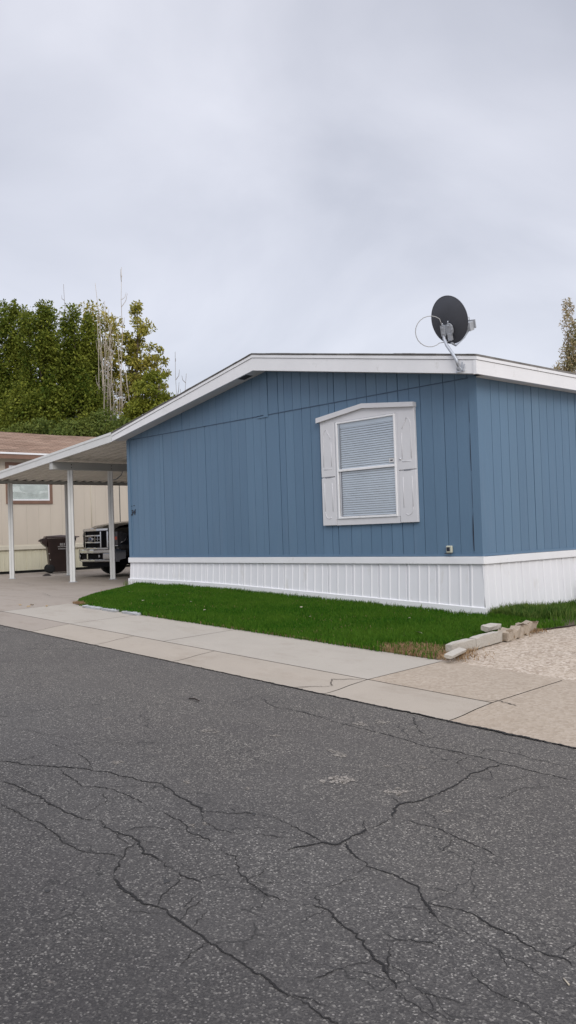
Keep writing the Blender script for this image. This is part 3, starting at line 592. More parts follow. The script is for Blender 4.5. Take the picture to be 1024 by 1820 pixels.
o = MB().tube([(5.375, -7.22, G(5.4, -7.2)+0.005), (5.41, -7.245, G(5.4, -7.2)+0.005)], 0.0025, 6).build('stick', 'pale_leaf'); tag(o, 'thin pale stick lying near the bottom right of the road', 'stick')
o = MB().lathe([(0.001, 0.012), (0.03, 0.01), (0.045, 0.0)], (0, 0, 0), seg=9).build('pebble', 'pale_leaf'); o.location = (-4.75, -5.25, G(-4.75, -5.25)+0.002); tag(o, 'white pebble on the road near the left end of the gutter', 'pebble')
o = MB().lathe([(0.001, 0.06), (0.06, 0.05), (0.13, 0.0)], (0, 0, 0), seg=9).build('leaf_clump', 'dark_twig'); o.location = (-15.5, 1.7, G(-15.5, 1.7)-0.01); tag(o, 'small dark clump of wet leaves on the concrete before the brown bin', 'debris')

# ------------------------------------------------------------------ edging stones at the right corner of the lawn
def slabstone(name, a, c, w, h, lift, tilt, label, seed, rough=0.008, mat='concrete_edging', group='edging along the lawn'):
    q = random.Random(seed); A = Vector((a[0], a[1])); B = Vector((c[0], c[1])); L = (B-A).length; n = max(3, int(L/0.07)); vs = []; M = 8
    sec = [(-w/2, 0), (-w/2, h*.9), (-w*.46, h), (w*.46, h), (w/2, h*.9), (w/2, 0), (w*.2, -.01), (-w*.2, -.01)]
    for i in range(n+1):
        for (s_, t_) in sec:
            k = 0.95 if i in (0, n) else 1
            vs.append((-L/2+L*i/n+q.uniform(-rough, rough), s_*k+q.uniform(-rough, rough), t_*k+q.uniform(-rough, rough)))
    fs = [(i*M+k, (i+1)*M+k, (i+1)*M+(k+1) % M, i*M+(k+1) % M) for i in range(n) for k in range(M)]+[tuple(range(M)), tuple(n*M+k for k in range(M))[::-1]]
    o = MB().add(vs, fs).build(name, mat); m_ = (A+B)/2
    o.location = (m_.x, m_.y, G(m_.x, m_.y)+lift); o.rotation_euler = (tilt, -math.atan2(G(*B)-G(*A), L), math.atan2(B.y-A.y, B.x-A.x)); return tag(o, label, 'edging stone', group)
slabstone('broken_slab', (1.84, -3.14), (1.70, -2.72), 0.085, 0.026, 0.06, 0.18, 'flat broken concrete slab tipped up at the front corner of the lawn', 1, 0.0012)
slabstone('edging_block', (1.56, -2.74), (1.48, -2.24), 0.085, 0.115, 0.0, -0.05, 'long pale edging block just behind the tipped flat slab', 2, 0.004)
slabstone('edging_block', (1.47, -2.22), (1.37, -1.60), 0.085, 0.115, 0.0, 0.0, 'long pale edging block in the middle of the row beside the lawn', 3, 0.004)
slabstone('edging_block', (1.37, -1.56), (1.27, -1.04), 0.13, 0.11, 0.0, 0.03, 'rough crumbling edging stone with dried dirt on its face', 4, 0.022, 'concrete_tan')
slabstone('edging_block', (1.25, -1.00), (1.20, -0.62), 0.12, 0.12, 0.0, 0.0, 'squat rough edging stone at the far end of the row', 5, 0.024, 'concrete_tan')
slabstone('loose_stone', (1.20, -1.62), (1.16, -1.32), 0.11, 0.05, 0.10, 0.1, 'small rounded stone resting on the grass above the edging row', 6, 0.008)
for i, (a, c) in enumerate([((-4.95, -3.10), (-4.45, -3.09)), ((-4.40, -3.09), (-4.02, -3.10)), ((-3.85, -3.09), (-3.45, -3.08))]):
    slabstone('flat_paver', a, c, 0.12, 0.03, 0.004, 0, ['grey flat paver nearest the lawn tip at the sidewalk edge', 'grey flat paver in the middle of three at the sidewalk edge', 'grey flat paver farthest from the lawn tip, half grown over'][i], 10+i, 0.005, 'stone_grey', 'flat pavers at the sidewalk edge')
# leafy weed against the skirting
wd = thing('weed_plant', 'dark leafy weed climbing the white skirting near the right edge', 'plant', (0.20, 2.3, G(0.2, 2.3)))
q = random.Random(8); st = MB(); lf = MB()
for k in range(7):
    a = q.uniform(0, 6.3); h = q.uniform(.12, .42) if k else .46; p0 = Vector((0.05*q.random(), q.uniform(-.12, .12), 0)); p1 = p0+Vector((0.10*math.cos(a)*.5+.03, 0.12*math.sin(a), h)); st.tube([p0, (p0+p1)/2+Vector((.01, .01, 0)), p1], 0.004, 5)
    for j in range(12):
        t = q.uniform(.25, 1); c = p0.lerp(p1, t); b_ = q.uniform(0, 6.3); d = Vector((math.cos(b_), math.sin(b_), q.uniform(-.2, .6))).normalized()*q.uniform(.03, .055); s_ = Vector((-d.y, d.x, 0))*.45
        lf.add([c, c+d*.5+s_, c+d, c+d*.5-s_], [(0, 1, 2, 3)])
st.build('stem', 'leaf_fresh', wd); lf.build('foliage', 'leaf_mid', wd)
# ------------------------------------------------------------------ the blue mobile home
XL, XR = -8.53, 0.08; RX = -4.15; ZT, ZB = 3.59, 1.155          # wall ends, ridge, wall top and bottom
EL, ER = -8.64, 0.31                                             # eaves
def soff(x): return 4.285-(x-RX)*(4.285-3.534)/(ER-RX) if x > RX else 4.285-(RX-x)*(4.285-3.544)/(RX-EL)
def rooft(x): return 4.562-(x-RX)*(4.562-3.78)/(ER-RX) if x > RX else 4.562-(RX-x)*(4.562-3.71)/(RX-EL)
home = thing('mobile_home', 'blue mobile home with white skirting, white fascia and shallow gabled roof', 'mobile home', (-4.2, 0, 0.5))
H0 = (-4.2, 0, 0.5)
def part(mb, name, mat, parent, org=H0):
    """build a mesh written in world coordinates as a child of an object standing at org"""
    o = mb.build(name, mat, None, loc=org); o.parent = parent; o.location = (0, 0, 0); return o
mb = MB()
mb.prism([(XL+.01, ZB), (XR-.01, ZB), (XR-.01, soff(XR)+.05), (RX, 4.33), (XL+.01, soff(XL)+.05)], 'y', 0.004, 0.10)
mb.box((XR-.10, 0.10, ZB), (XR-.004, 14, 3.62)); mb.box((XL+.004, 0.10, ZB), (XL+.1, 14, 3.62)); mb.box((XL+.1, 13.9, ZB), (XR-.1, 14, 3.62))
part(mb, 'wall', 'blue_groove', home)
q = random.Random(2)
def bounds(a, b, seams, st=0.2032, anchor=-1.275):
    xs = set(); k0 = int((a-anchor)/st)-2
    for k in range(k0, int((b-anchor)/st)+2):
        x = anchor+k*st
        if a+.06 < x < b-.06 and all(abs(x-s) > 0.09 for s in seams): xs.add((round(x, 4), 0))
    for s in seams: xs.add((s, 1))
    return sorted(xs)
mb = MB()
def boards(z0, z1, seams, proud, x0=XL+.0, x1=XR-.11):
    bs = [(x0, 0)]+bounds(x0, x1, seams)+[(x1, 0)]
    for (a, sa), (c, sc_) in zip(bs, bs[1:]):
        h_ = lambda x, s_: 0.0070 if s_ else (0.0034 if x > RX else 0.0022)*(0.6+0.8*abs(math.sin(x*37.7))); ga, gc = h_(a, sa), h_(c, sc_)
        l, r = a+ga, c-gc; d = proud+q.uniform(0, 0.0008)
        if l < RX < r: poly = [(l, z0(l)), (r, z0(r)), (r, z1(r)), (RX, z1(RX)), (l, z1(l))]
        else: poly = [(l, z0(l)), (r, z0(r)), (r, z1(r)), (l, z1(l))]
        if z1(l)-z0(l) < 0.02 and z1(r)-z0(r) < 0.02: continue
        mb.prism(poly, 'y', -d, 0.004)
boards(lambda x: 1.19, lambda x: 3.552, [-7.253, -5.9, -4.204, -3.864, -2.564, -1.275], 0.008)
boards(lambda x: 3.566, lambda x: max(3.57, soff(x)+.03), [-6.6, -4.12, -3.864, -2.564, -1.275], 0.013, XL+.0, XR-.02)
part(mb, 'siding', 'blue_paint', home)
mb = MB(); bs = frange(0.11, 13.9, 0.2032)
for i, (a, c) in enumerate(zip(bs, bs[1:])):
    g_ = 0.008 if i % 6 == 0 and i else 0.0038; g2 = 0.008 if (i+1) % 6 == 0 else 0.0038
    mb.box((XR-.006, a+g_, 1.19), (XR+.008, c-g2, 3.64))
part(mb, 'siding', 'blue_paint', home)
for mb in (MB().prism([(XR-.112, -.018), (XR+.016, -.018), (XR+.016, .105), (XR+.0085, .105), (XR+.0085, 0), (XR-.112, 0)], 'z', 1.19, 3.563), MB().prism([(XL-.014, -.022), (XL+.085, -.022), (XL+.085, 0), (XL+.003, 0), (XL+.003, .1), (XL-.014, .1)], 'z', 1.19, 3.563)):
    part(mb, 'corner_trim', 'blue_paint', home)
# the warped, open joint of the corner board
mb = MB()
for z0, z1, w0 in ((1.22, 1.75, .017), (2.30, 2.85, .010), (2.95, 3.25, .006), (1.8, 2.25, .004)):
    n = 8; vs = []; mb = MB()
    for i in range(n+1):
        t = i/n; k = w0*math.sin(math.pi*min(1, .12+t*.88))**.7; vs += [(XR-.113-k, -.0195, z0+(z1-z0)*t), (XR-.1125, -.0195, z0+(z1-z0)*t)]
    mb.add(vs, [(2*i, 2*i+1, 2*i+3, 2*i+2) for i in range(n)])
    part(mb, 'joint', 'number_dark', home)
mb = MB(); mb.box((XL-.012, -.024, 1.153), (XR+.02, 0.003, 1.189)); mb.box((XR-.0, 0.003, 1.153), (XR+.02, 14, 1.189))
part(mb, 'base_trim', 'blue_paint', home)
mb = MB(); mb.prism([(-4.245, 3.52), (-4.125, 3.52), (-4.125, 4.26), (-4.235, 4.26), (-4.235, 3.545), (-4.40, 3.535), (-4.39, 3.52)], 'y', -.020, -.0135); part(mb, 'batten', 'blue_paint', home)
mb = MB()                                                        # drip flashing under the gable panels
for a, c in ((XL+.09, -4.41), (-4.118, XR-.02)): part(MB().box((a, -.0165, 3.5535), (c, -.002, 3.5650)), 'flashing', 'blue_groove', home)
# skirting: ribbed panels, a cap rail and a kick board that follow the ground
def ribs(length, st=0.178, seed=1, deep=3):
    q = random.Random(seed); pr = [(0, 0)]; x = 0.06; k = 0
    while x < length-.09:
        if k % deep == deep-1: pr += [(x, 0), (x+.006, -.012), (x+.016, -.012), (x+.020, .0)]         # lap joint
        pr += [(x+.03, 0), (x+.042, .009), (x+.058, .009), (x+.070, 0)]
        x += st*q.uniform(.93, 1.07); k += 1
    return pr+[(length, 0)]
def ribbed(mb, pr, P0, P1, z0, z1, slope=0.03):
    """vertical ribbed sheet from P0 to P1; z0 a function of position, outward = right hand of P0->P1"""
    P0, P1 = Vector(P0), Vector(P1); d = (P1-P0).normalized(); nrm = Vector((d.y, -d.x)); vs = []
    for (s_, h) in pr:
        p = P0+d*s_; b_ = z0(p.x, p.y); zt = z1
        vs += [(p.x+nrm.x*(h+slope), p.y+nrm.y*(h+slope), b_), (p.x+nrm.x*h, p.y+nrm.y*h, zt)]
    mb.add(vs, [(2*i, 2*i+2, 2*i+3, 2*i+1) for i in range(len(pr)-1)])
mb = MB(); zg = lambda x, y: G(x, y)-.02
ribbed(mb, ribs(XR-XL+.03), (XL, -.012), (XR+.03, -.012), zg, 1.06, 0.035)
ribbed(mb, ribs(14, seed=4), (XR+.012, -.03), (XR+.012, 14), zg, 1.06, 0.03)
mb.box((XL-.002, 0.02, 0.4), (XL+.02, 14, 1.08))
part(mb, 'skirting', 'white_skirt', home)
mb = MB(); mb.box((XL-.03, -.045, 1.048), (XR+.048, .0, 1.148), 0.004); mb.box((XR+.0, .0025, 1.046), (XR+.046, 14, 1.146), .004); mb.box((XL-.03, .0025, 1.046), (XL-.0, 14, 1.146), .004)
part(mb, 'skirting_cap', 'white_trim', home)
mb = MB(); n = 18; vs = []
for i in range(n+1):
    x = XL-.03+(XR+.09-XL)*i/n; z = G(x, 0)
    for (yy, zz) in ((-.058, z-.05), (-.060, z+.135), (-.054, z+.142), (-.03, z+.142), (-.03, z-.05)): vs.append((x, yy, zz))
mb.add(vs, [(i*5+k, (i+1)*5+k, (i+1)*5+(k+1) % 5, i*5+(k+1) % 5) for i in range(n) for k in range(5)]+[(0, 1, 2, 3, 4), tuple(n*5+k for k in range(5))[::-1]])
part(mb, 'kick_board', 'white_trim', home)
# roof, fascia, drip edge, soffit
mb = MB()
YF, YB = -.30, 14.3
top = [(EL-.012, rooft(EL)+.008), (RX, 4.572), (ER+.012, rooft(ER)+.008)]; bot = [(ER+.012, rooft(ER)-.02), (RX, 4.545), (EL-.012, rooft(EL)-.02)]
mb.prism(top+bot, 'y', YF-.012, YB); part(mb, 'roof', 'grey_shingle', home)
mb = MB(); q = random.Random(6)                                  # worn shingle edge seen as a thin ragged dark line
x = EL
while x < ER:
    l = q.uniform(.10, .30); e = min(x+l, ER); z0, z1 = rooft(x)+.009, rooft(e)+.009; t = q.uniform(.001, .007)
    if x < RX < e: mb.prism([(x, z0-.008), (RX, 4.563), (e-.004, z1-.008), (e-.004, z1+t), (RX, 4.571+t), (x, z0+t)], 'y', YF-.016-q.uniform(0, .008), YF+.2)
    else: mb.prism([(x, z0-.008), (e-.004, z1-.008), (e-.004, z1+t), (x, z0+t)], 'y', YF-.016-q.uniform(0, .008), YF+.2)
    x += l
part(mb, 'shingle_edge', 'shingle_edge', home)
def strip(dt, db, y0, y1, ext=0):
    a, c = EL, ER+ext
    return [(a, rooft(a)-dt), (RX, rooft(RX)-dt), (c, rooft(c)-dt), (c, db(c)), (RX, db(RX)), (a, db(a))]
mb = MB(); mb.prism(strip(.012, soff, 0, 0), 'y', YF, YF+.035)
mb.prism([(ER-.03, rooft(ER)-.03), (ER, rooft(ER)-.03), (ER, 3.532), (ER-.03, 3.532)], 'y', YF+.0355, YB)
part(mb, 'fascia', 'white_trim', home)
mb = MB(); mb.prism(strip(.002, lambda x: rooft(x)-.062, 0, 0), 'y', YF-.010, YF-.0005); mb.box((ER+.0005, YF-.010, rooft(ER)-.062), (ER+.010, YB, rooft(ER)-.004)); 
part(mb, 'drip_edge', 'white_trim', home)
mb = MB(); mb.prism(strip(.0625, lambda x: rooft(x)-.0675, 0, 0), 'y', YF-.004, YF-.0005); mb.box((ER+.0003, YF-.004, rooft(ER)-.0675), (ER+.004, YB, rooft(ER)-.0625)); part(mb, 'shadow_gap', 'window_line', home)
mb = MB(); mb.box((ER-.045, YF-.014, 3.530), (ER+.004, YF-.0045, rooft(ER)-.068)); part(mb, 'corner_trim', 'white_trim', home)
mb = MB(); mb.prism([(EL+.0, soff(EL)+.012), (RX, 4.297), (ER-.03, soff(ER-.03)+.012), (ER-.03, soff(ER-.03)+.03), (RX, 4.315), (EL, soff(EL)+.03)], 'y', YF+.0355, -.0140); mb.box((XR+.0165, -.0138, 3.545), (ER-.031, YB, 3.56))
part(mb, 'soffit', 'soffit_white', home)
mb = MB(); mb.prism([(-4.62, soff(-4.62)+.008), (-4.40, soff(-4.40)+.008), (-4.40, soff(-4.40)+.0118), (-4.62, soff(-4.62)+.0118)], 'y', -.25, -.09); part(mb, 'vent', 'vent_dark', home)
# house number with the remains of an older one above it
def text_mesh(name, s, size, ext, mat, M, parent, shear=0.0, org=H0):
    cu = bpy.data.curves.new(name, 'FONT'); cu.body = s; cu.size = size; cu.extrude = ext; cu.align_x = 'CENTER'; cu.align_y = 'CENTER'; cu.shear = shear; cu.offset = size*0.02
    tmp = bpy.data.objects.new('tmp', cu); COL.objects.link(tmp); dg = bpy.context.evaluated_depsgraph_get(); me = bpy.data.meshes.new_from_object(tmp.evaluated_get(dg)); bpy.data.objects.remove(tmp)
    me.transform(Matrix.Translation(-Vector(org)) @ M); me.name = name; me.materials.clear(); me.materials.append(MATS[mat])
    o = bpy.data.objects.new(name, me); COL.objects.link(o); o.parent = parent; return o
for ch, dx_, dz_, sh in (('3', -.042, 0, .25), ('4', .042, .012, .25)):
    text_mesh('house_number', ch, .155, .004, 'number_dark', Matrix.Translation((-8.375+dx_, -.014, 2.06+dz_)) @ Matrix.Rotation(R(90), 4, 'X'), home, sh)
for mb in (MB().box((-8.445, -.013, 2.195), (-8.405, -.0075, 2.207)), MB().box((-8.355, -.013, 2.198), (-8.315, -.0075, 2.216))): part(mb, 'number_remnant', 'number_dark', home)
# weather-stained outlet box
ob = part(MB().box((-.49, -.045, 1.20), (-.39, -.0085, 1.30), .01), 'outlet_box', 'outlet_cream', home)
part(MB().box((-.475, -.0475, 1.225), (-.42, -.0455, 1.28)), 'cover', 'number_dark', ob)
part(MB().box((-.50, -.06, 1.190), (-.38, -.0465, 1.20)), 'cover', 'vent_dark', ob)
# window
mb = MB(); Y0, Y1 = -.0085, -.045
mb.box((-2.55, Y0, 1.64), (-1.28, Y1, 1.735)); mb.prism([(-2.86, 3.235), (-.955, 3.235), (-.955, 3.30), (-1.9, 3.42), (-2.86, 3.30)], 'y', Y1, Y0)
mb.box((-2.56, Y0, 1.736), (-2.515, Y1-.002, 3.234)); mb.box((-1.315, Y0, 1.736), (-1.27, Y1-.002, 3.234))
win = part(mb, 'window', 'window_plastic', home)
cap = [(-2.915, 3.268), (-2.915, 3.345), (-1.93, 3.455), (-.945, 3.352), (-.945, 3.285), (-1.93, 3.385)]
part(MB().prism(cap, 'y', -.085, Y0+.001), 'window_hood', 'window_plastic', win)
for x0, x1, sg in ((-2.855, -2.561, 1), (-1.269, -.955, -1)):
    mb = MB(); mb.box((x0, Y0, 1.642), (x1, Y1-.006, 2.385), .004); mb.box((x0, Y0, 2.402), (x1, Y1-.006, 3.234), .004); mb.box((x0+.003, Y0, 2.385), (x1-.003, -.03, 2.402))
    xc = (x0+x1)/2; a = .085; yy = Y1-.006
    def rail(pts, r=.0075): mb.tube([(xc+sg*px, yy, pz) for px, pz in pts], r, 6)
    arch = [(-a*math.cos(t), 3.02+.125*math.sin(t)-.05*(1-math.cos(t))*(t > 1.6)) for t in [math.pi*.82*i/12 for i in range(13)]]; rail([(-a, 2.56), (-a, 2.8)]+arch, .0055); rail([(a, 2.93), (a, 2.56)], .005); rail([(-a, 2.52), (a, 2.52)], .005)
    rail([(-a, 2.30), (-a, 1.86)], .005); rail([(a, 2.30), (a, 1.86)], .005); rail([(-a*math.cos(t), 1.86-.11*math.sin(t)) for t in [math.pi*.7*i/10 for i in range(11)]], .0055)
    sh = part(mb, 'shutter', 'window_plastic', win)
    part(MB().box((xc-.062, yy-.0035, 2.386), (xc+.062, yy-.0005, 2.401)), 'shutter_slot', 'window_line', win)
mb = MB(); F0, F1 = -.0455, -.060
for a, c in (((-2.515, 1.736), (-2.478, 3.234)), ((-1.345, 1.736), (-1.315, 3.234)), ((-2.4775, 3.205), (-1.3455, 3.234)), ((-2.4775, 1.736), (-1.3455, 1.768)), ((-2.4775, 2.462), (-1.3455, 2.500))):
    mb.box((a[0], -.018, a[1]), (c[0], F1, c[1]), .004)
part(mb, 'sash', 'white_trim', win)
mb = MB()
for a, c in (((-2.474, 2.503), (-2.445, 3.202)), ((-2.460, 1.771), (-2.435, 2.459))): mb.box((a[0], -.020, a[1]), (c[0], -.046, c[1]))
part(mb, 'sash_track', 'aluminium', win)
mb = MB()
for a, c in (((-2.444, 2.503), (-2.436, 3.202)), ((-2.434, 1.771), (-2.428, 2.459)), ((-2.4775, 2.456), (-1.3455, 2.4615)), ((-2.53, 1.7355), (-2.516, 3.234)), ((-2.53, 3.2345), (-1.30, 3.2395))): mb.box((a[0], -.020, a[1]), (c[0], -.0485, c[1]))
part(mb, 'sash_seal', 'window_line', win)
part(MB().add([(-2.47, -.048, 2.500), (-1.346, -.048, 2.500), (-1.346, -.048, 3.206), (-2.47, -.048, 3.206)], [(0, 1, 2, 3)]).add([(-2.47, -.040, 1.767), (-1.346, -.040, 1.767), (-1.346, -.040, 2.463), (-2.47, -.040, 2.463)], [(0, 1, 2, 3)]), 'pane', 'window_glass', win)
mb = MB(); z = 1.775; k = 0
while z < 3.14:
    t = 0.0015*math.sin(k*.7); mb.add([(-2.43+.004*math.sin(k), -.034, z+.002), (-1.352, -.034, z+.002+t), (-1.352, -.020, z+.031+t), (-2.43, -.020, z+.031)], [(0, 1, 2, 3)]); z += .0345; k += 1
part(mb, 'blind', 'blind_slat', win)
part(MB().box((-2.44, -.0185, 3.14), (-1.346, -.036, 3.20)), 'blind_head', 'blind_slat', win)
part(MB().box((-2.515, -.0090, 1.736), (-1.315, -.0175, 3.234)), 'window_back', 'room_dark', win)
stk = part(MB().box((-1.445, -.0515, 2.53), (-1.352, -.0485, 2.585)), 'sticker', 'sticker', win)
part(MB().box((-1.425, -.0522, 2.545), (-1.405, -.0516, 2.567)).box((-1.40, -.0522, 2.550), (-1.372, -.0516, 2.567)), 'print', 'number_dark', stk) if False else None
part(MB().box((-1.425, -.0522, 2.548), (-1.375, -.0517, 2.567)), 'sticker_print', 'number_dark', win)
part(MB().lathe([(.001, -.012), (.014, -.010), (.016, 0)], (-1.235, -.052, 2.56), 'y', 10), 'latch', 'aluminium', win)

# ------------------------------------------------------------------ satellite dish bolted to the fascia
dc = Vector((-.13, -.25, 4.33))
dish = thing('satellite_dish', 'dark grey satellite dish seen from behind, on a bent mast bolted to the white fascia', 'satellite dish', (0.05, -.33, 3.63)); D0 = (0.05, -.33, 3.63)
rt = Vector((.6775, .7355, 0)); fw = Vector((-.7355, .6775, 0)); up = Vector((0, 0, 1))
nrm = (rt*.66+fw*.66+up*.34).normalized(); du = (up-nrm*up.dot(nrm)).normalized(); dr = nrm.cross(du)
du2 = (du*math.cos(R(6))+dr*math.sin(R(6))); dr2 = nrm.cross(du2)
def D(a, b_, c): return dc+dr2*a+du2*b_+nrm*c
mb = MB(); nr, na = 10, 48; vs = []
for side in (0, 1):
    for i in range(nr+1):
        r = i/nr
        for k in range(na):
            a = 2*math.pi*k/na; vs.append(D(.275*r*math.cos(a), .315*r*math.sin(a), .06*r*r-.06-(.006 if side else 0)))
fs = []
for side in (0, 1):
    b0 = side*(nr+1)*na
    for i in range(nr):
        for k in range(na): fs.append((b0+i*na+k, b0+i*na+(k+1) % na, b0+(i+1)*na+(k+1) % na, b0+(i+1)*na+k))
mb.add(vs, fs, True); rim = [D(.277*math.cos(2*math.pi*k/48), .317*math.sin(2*math.pi*k/48), .0) for k in range(49)]; mb.tube(rim, .008, 6, cap=False)
part(mb, 'reflector', 'dish_grey', dish, D0)
# bracket
mb = MB(); hub = D(0.01, -.115, -.085)
mb.hull([D(x, y, z) for x in (-.075, -.02) for y in (-.19, -.05) for z in (-.135, -.068)]); mb.hull([D(.055+.055*math.cos(a)-.02, -.115+.085*math.sin(a), z) for a in [i*math.pi/6 for i in range(12)] for z in (-.105, -.075)])
mb.hull([D(x, y, z) for x in (.01, .055) for y in (-.26, -.17) for z in (-.12, -.06)])
mb.tube([D(-.05, -.05, -.10), D(-.055, -.02, -.10)], .008, 6); mb.tube([D(.02, -.04, -.09), D(.03, .0, -.09)], .008, 6)
for px, py in ((-.045, -.08), (-.045, -.15), (.03, -.06), (.08, -.115), (.03, -.17)): mb.tube([D(px, py, -.13 if px < 0 else -.10), D(px, py, -.145 if px < 0 else -.118)], .009, 6)
part(mb, 'bracket', 'galvanised', dish, D0)
mb = MB(); foot = Vector((.045, -.325, 3.665)); m1 = D(-.047, -.17, -.11)
mb.tube([foot, foot+Vector((-.02, -.02, .09)), foot.lerp(m1, .35)+Vector((-.0, -.02, .02)), foot.lerp(m1, .62)+Vector((-.03, -.02, .02)), foot.lerp(m1, .80)+Vector((-.02, -.01, -.0)), m1+Vector((0, 0, -.06)), m1+Vector((0, 0, .05))], .021, 12)
part(mb, 'mast', 'galvanised', dish, D0)
mb = MB(); mb.hull([(.0, -.312, 3.62), (.09, -.312, 3.60), (.0, -.312, 3.66), (.09, -.312, 3.63), (.02, -.345, 3.64), (.06, -.345, 3.68), (.03, -.312, 3.70)]); mb.box((-.01, -.318, 3.595), (.13, -.3105, 3.61)); mb.box((.085, -.318, 3.60), (.10, -.3105, 3.72)); mb.box((.12, -.318, 3.63), (.13, -.3105, 3.69))
part(mb, 'mount', 'galvanised', dish, D0)
fd = D(.0, -.22, .44); base_ = D(.02, -.30, -.06)
part(MB().tube([base_, D(.0, -.36, .06), D(0, -.30, .30), fd+nrm*.02], [.016, .014, .013, .013], 8), 'feed_arm', 'galvanised', dish, D0)
mb = MB(); M_ = Matrix((dr2, du2, nrm)).transposed()
mb.hull([fd+M_ @ Vector((x, y, z)) for x in (-.055, .055) for y in (-.02, .10) for z in (-.045, .055)]); mb.hull([fd+M_ @ Vector((x, y, z)) for x in (-.08, .08) for y in (.00, .12) for z in (.056, .075)]); mb.tube([fd+M_ @ Vector((0, .04, -.045)), fd+M_ @ Vector((0, .04, -.10))], [.03, .036], 10)
part(mb, 'feed_horn', 'feed_grey', dish, D0)
mb = MB(); c0 = D(-.05, -.055, -.12); cc = c0-rt*.16-up*.06; pts = []
for t in [i/16 for i in range(17)]:
    a = R(50)+t*R(262); pts.append(cc+rt*(.195*math.cos(a))+up*(.20*math.sin(a))+fw*(-.02+.10*t))
pts = [c0]+pts+[D(.02, -.27, -.10)]
part(mb.tube(pts, .0055, 6), 'cable', 'cable', dish, D0); mb = MB(); mb.tube([D(.03, -.2, .30), fd+du2*.16, fd+du2*.16+nrm*.05, fd+nrm*.05+du2*.1], .005, 6)
part(mb, 'cable', 'cable', dish, D0)

# ------------------------------------------------------------------ carport
cp = thing('carport', 'white metal carport roof on slim posts, attached to the left side of the blue home', 'carport', (-11.8, 2, 0.6)); C0 = (-11.8, 2, 0.6)
XO = -15.05; PT = lambda x: 3.60+(x+8.64)*0.0655                  # underside of the pans
mb = MB(); pr = []; y = -.27
while y < 9.5:
    pr += [(y, .0), (y+.19, .0), (y+.205, .05), (y+.235, .05), (y+.25, .0)]; y += .25
pr = [(p, h) for p, h in pr]; vs = []; n = len(pr)
for x in (-8.545, XO):
    for dz in (0, .006):
        for (yy, h) in pr: vs.append((x, yy, PT(x)+(.05-h if True else h)+dz-.03))
mb.add(vs, [(i, i+1, 2*n+i+1, 2*n+i) for i in range(n-1)]+[(n+i+1, n+i, 3*n+i, 3*n+i+1) for i in range(n-1)])
part(mb, 'roof_panel', 'carport_pan', cp, C0)
ft = lambda x: 3.725+(x+8.66)*0.0772; fb = lambda x: 3.535+(x+8.66)*0.0772
mb = MB(); mb.prism([(-8.655, fb(-8.655)), (-8.655, ft(-8.655)), (XO, ft(XO)), (XO, fb(XO))], 'y', -.298, -.275)
mb.prism([(-8.655, ft(-8.655)-.045), (-8.655, ft(-8.655)+.006), (XO, ft(XO)+.006), (XO, ft(XO)-.045)], 'y', -.308, -.2985)
part(mb, 'fascia', 'carport_white', cp, C0)
part(MB().box((XO-.06, -.30, 3.085), (XO-.002, 9.5, 3.235)), 'gutter', 'gutter_brown', cp, C0)
mb = MB(); mb.box((-11.41, -.272, 3.165), (-11.27, 9.4, 3.345), .006); mb.box((-11.355, -.276, 3.17), (-11.325, -.2725, 3.34)); part(mb, 'beam', 'beam_grey', cp, C0)
part(MB().box((-15.03, -.272, 3.10), (-14.97, 9.4, 3.17)), 'beam', 'beam_grey', cp, C0)
for x, y, zt in ((-11.34, .211, 3.165), (-11.34, 1.27, 3.165), (-15.0, .452, 3.10), (-15.0, 2.106, 3.10)):
    zb = G(x, y)-.012; mb = MB(); w_ = .048
    for s_ in (-1, 1):
        c = Vector((x, y, 0))+rt*(.033*s_); mb.add([(c.x-.0, c.y-.0, zb)], [])
        mb.prism([(c.x+rt.x*a+fw.x*b_, c.y+rt.y*a+fw.y*b_) for a, b_ in ((-.026, -.03), (.026, -.03), (.026, .03), (-.026, .03))], 'z', zb, zt)
    mb.prism([(x+rt.x*a+fw.x*b_, y+rt.y*a+fw.y*b_) for a, b_ in ((-.0065, -.012), (.0065, -.012), (.0065, .02), (-.0065, .02))], 'z', zb, zt-.004)
    po = part(mb, 'post', 'carport_white', cp, C0)
    part(MB().box((x-.07, y-.07, zb), (x+.07, y+.07, zb+.012)), 'foot_plate', 'galvanised', po, C0)
    if zt > 3.15:
        for dz in (.05, .12): part(MB().lathe([(.001, .006), (.010, .004), (.012, 0)], (x+.074, y-.0, zt+dz-.0), 'x', 8), 'bolt', 'dark_gap', cp, C0)
part(MB().tube([(-11.34, 1.30, 2.95), (-11.34, 1.45, 2.98), (-11.34, 1.58, 3.08), (-11.34, 1.62, 3.17)], .012, 6), 'brace', 'galvanised', cp, C0)

# ------------------------------------------------------------------ neighbouring home
NX = -18.6
nb = thing('mobile_home', 'beige mobile home with brown shingle roof and cream ribbed skirting, behind the carport', 'mobile home', (-21.5, 6, 0.6)); B0 = (-21.5, 6, 0.6)
mb = MB(); mb.box((-24.4, -3, 1.44), (NX-.012, 16, 4.2)); part(mb, 'wall', 'brown_trim', nb, B0)
mb = MB(); ys = frange(-3, 16, .405)
for a, c in zip(ys, ys[1:]): mb.box((NX-.012, a+.0018, 1.45), (NX, c-.0018, 4.15))
part(mb, 'siding', 'beige_siding', nb, B0)
mb = MB(); ribbed(mb, ribs(19, .13, 9, 4), (NX-.03, -3), (NX-.03, 16), lambda x, y: .655, 1.33, .0); part(mb, 'skirting', 'cream_skirt', nb, B0)
mb = MB(); mb.box((NX-.02, -3, 1.30), (NX+.03, 16, 1.425), .005); mb.box((NX-.02, -3, 1.425), (NX+.012, 16, 1.45)); part(mb, 'skirting_cap', 'cream_band', nb, B0)
part(MB().box((-24.3, -2.9, .55), (NX-.06, 15.9, 1.4)), 'crawl_space', 'dark_gap', nb, B0)
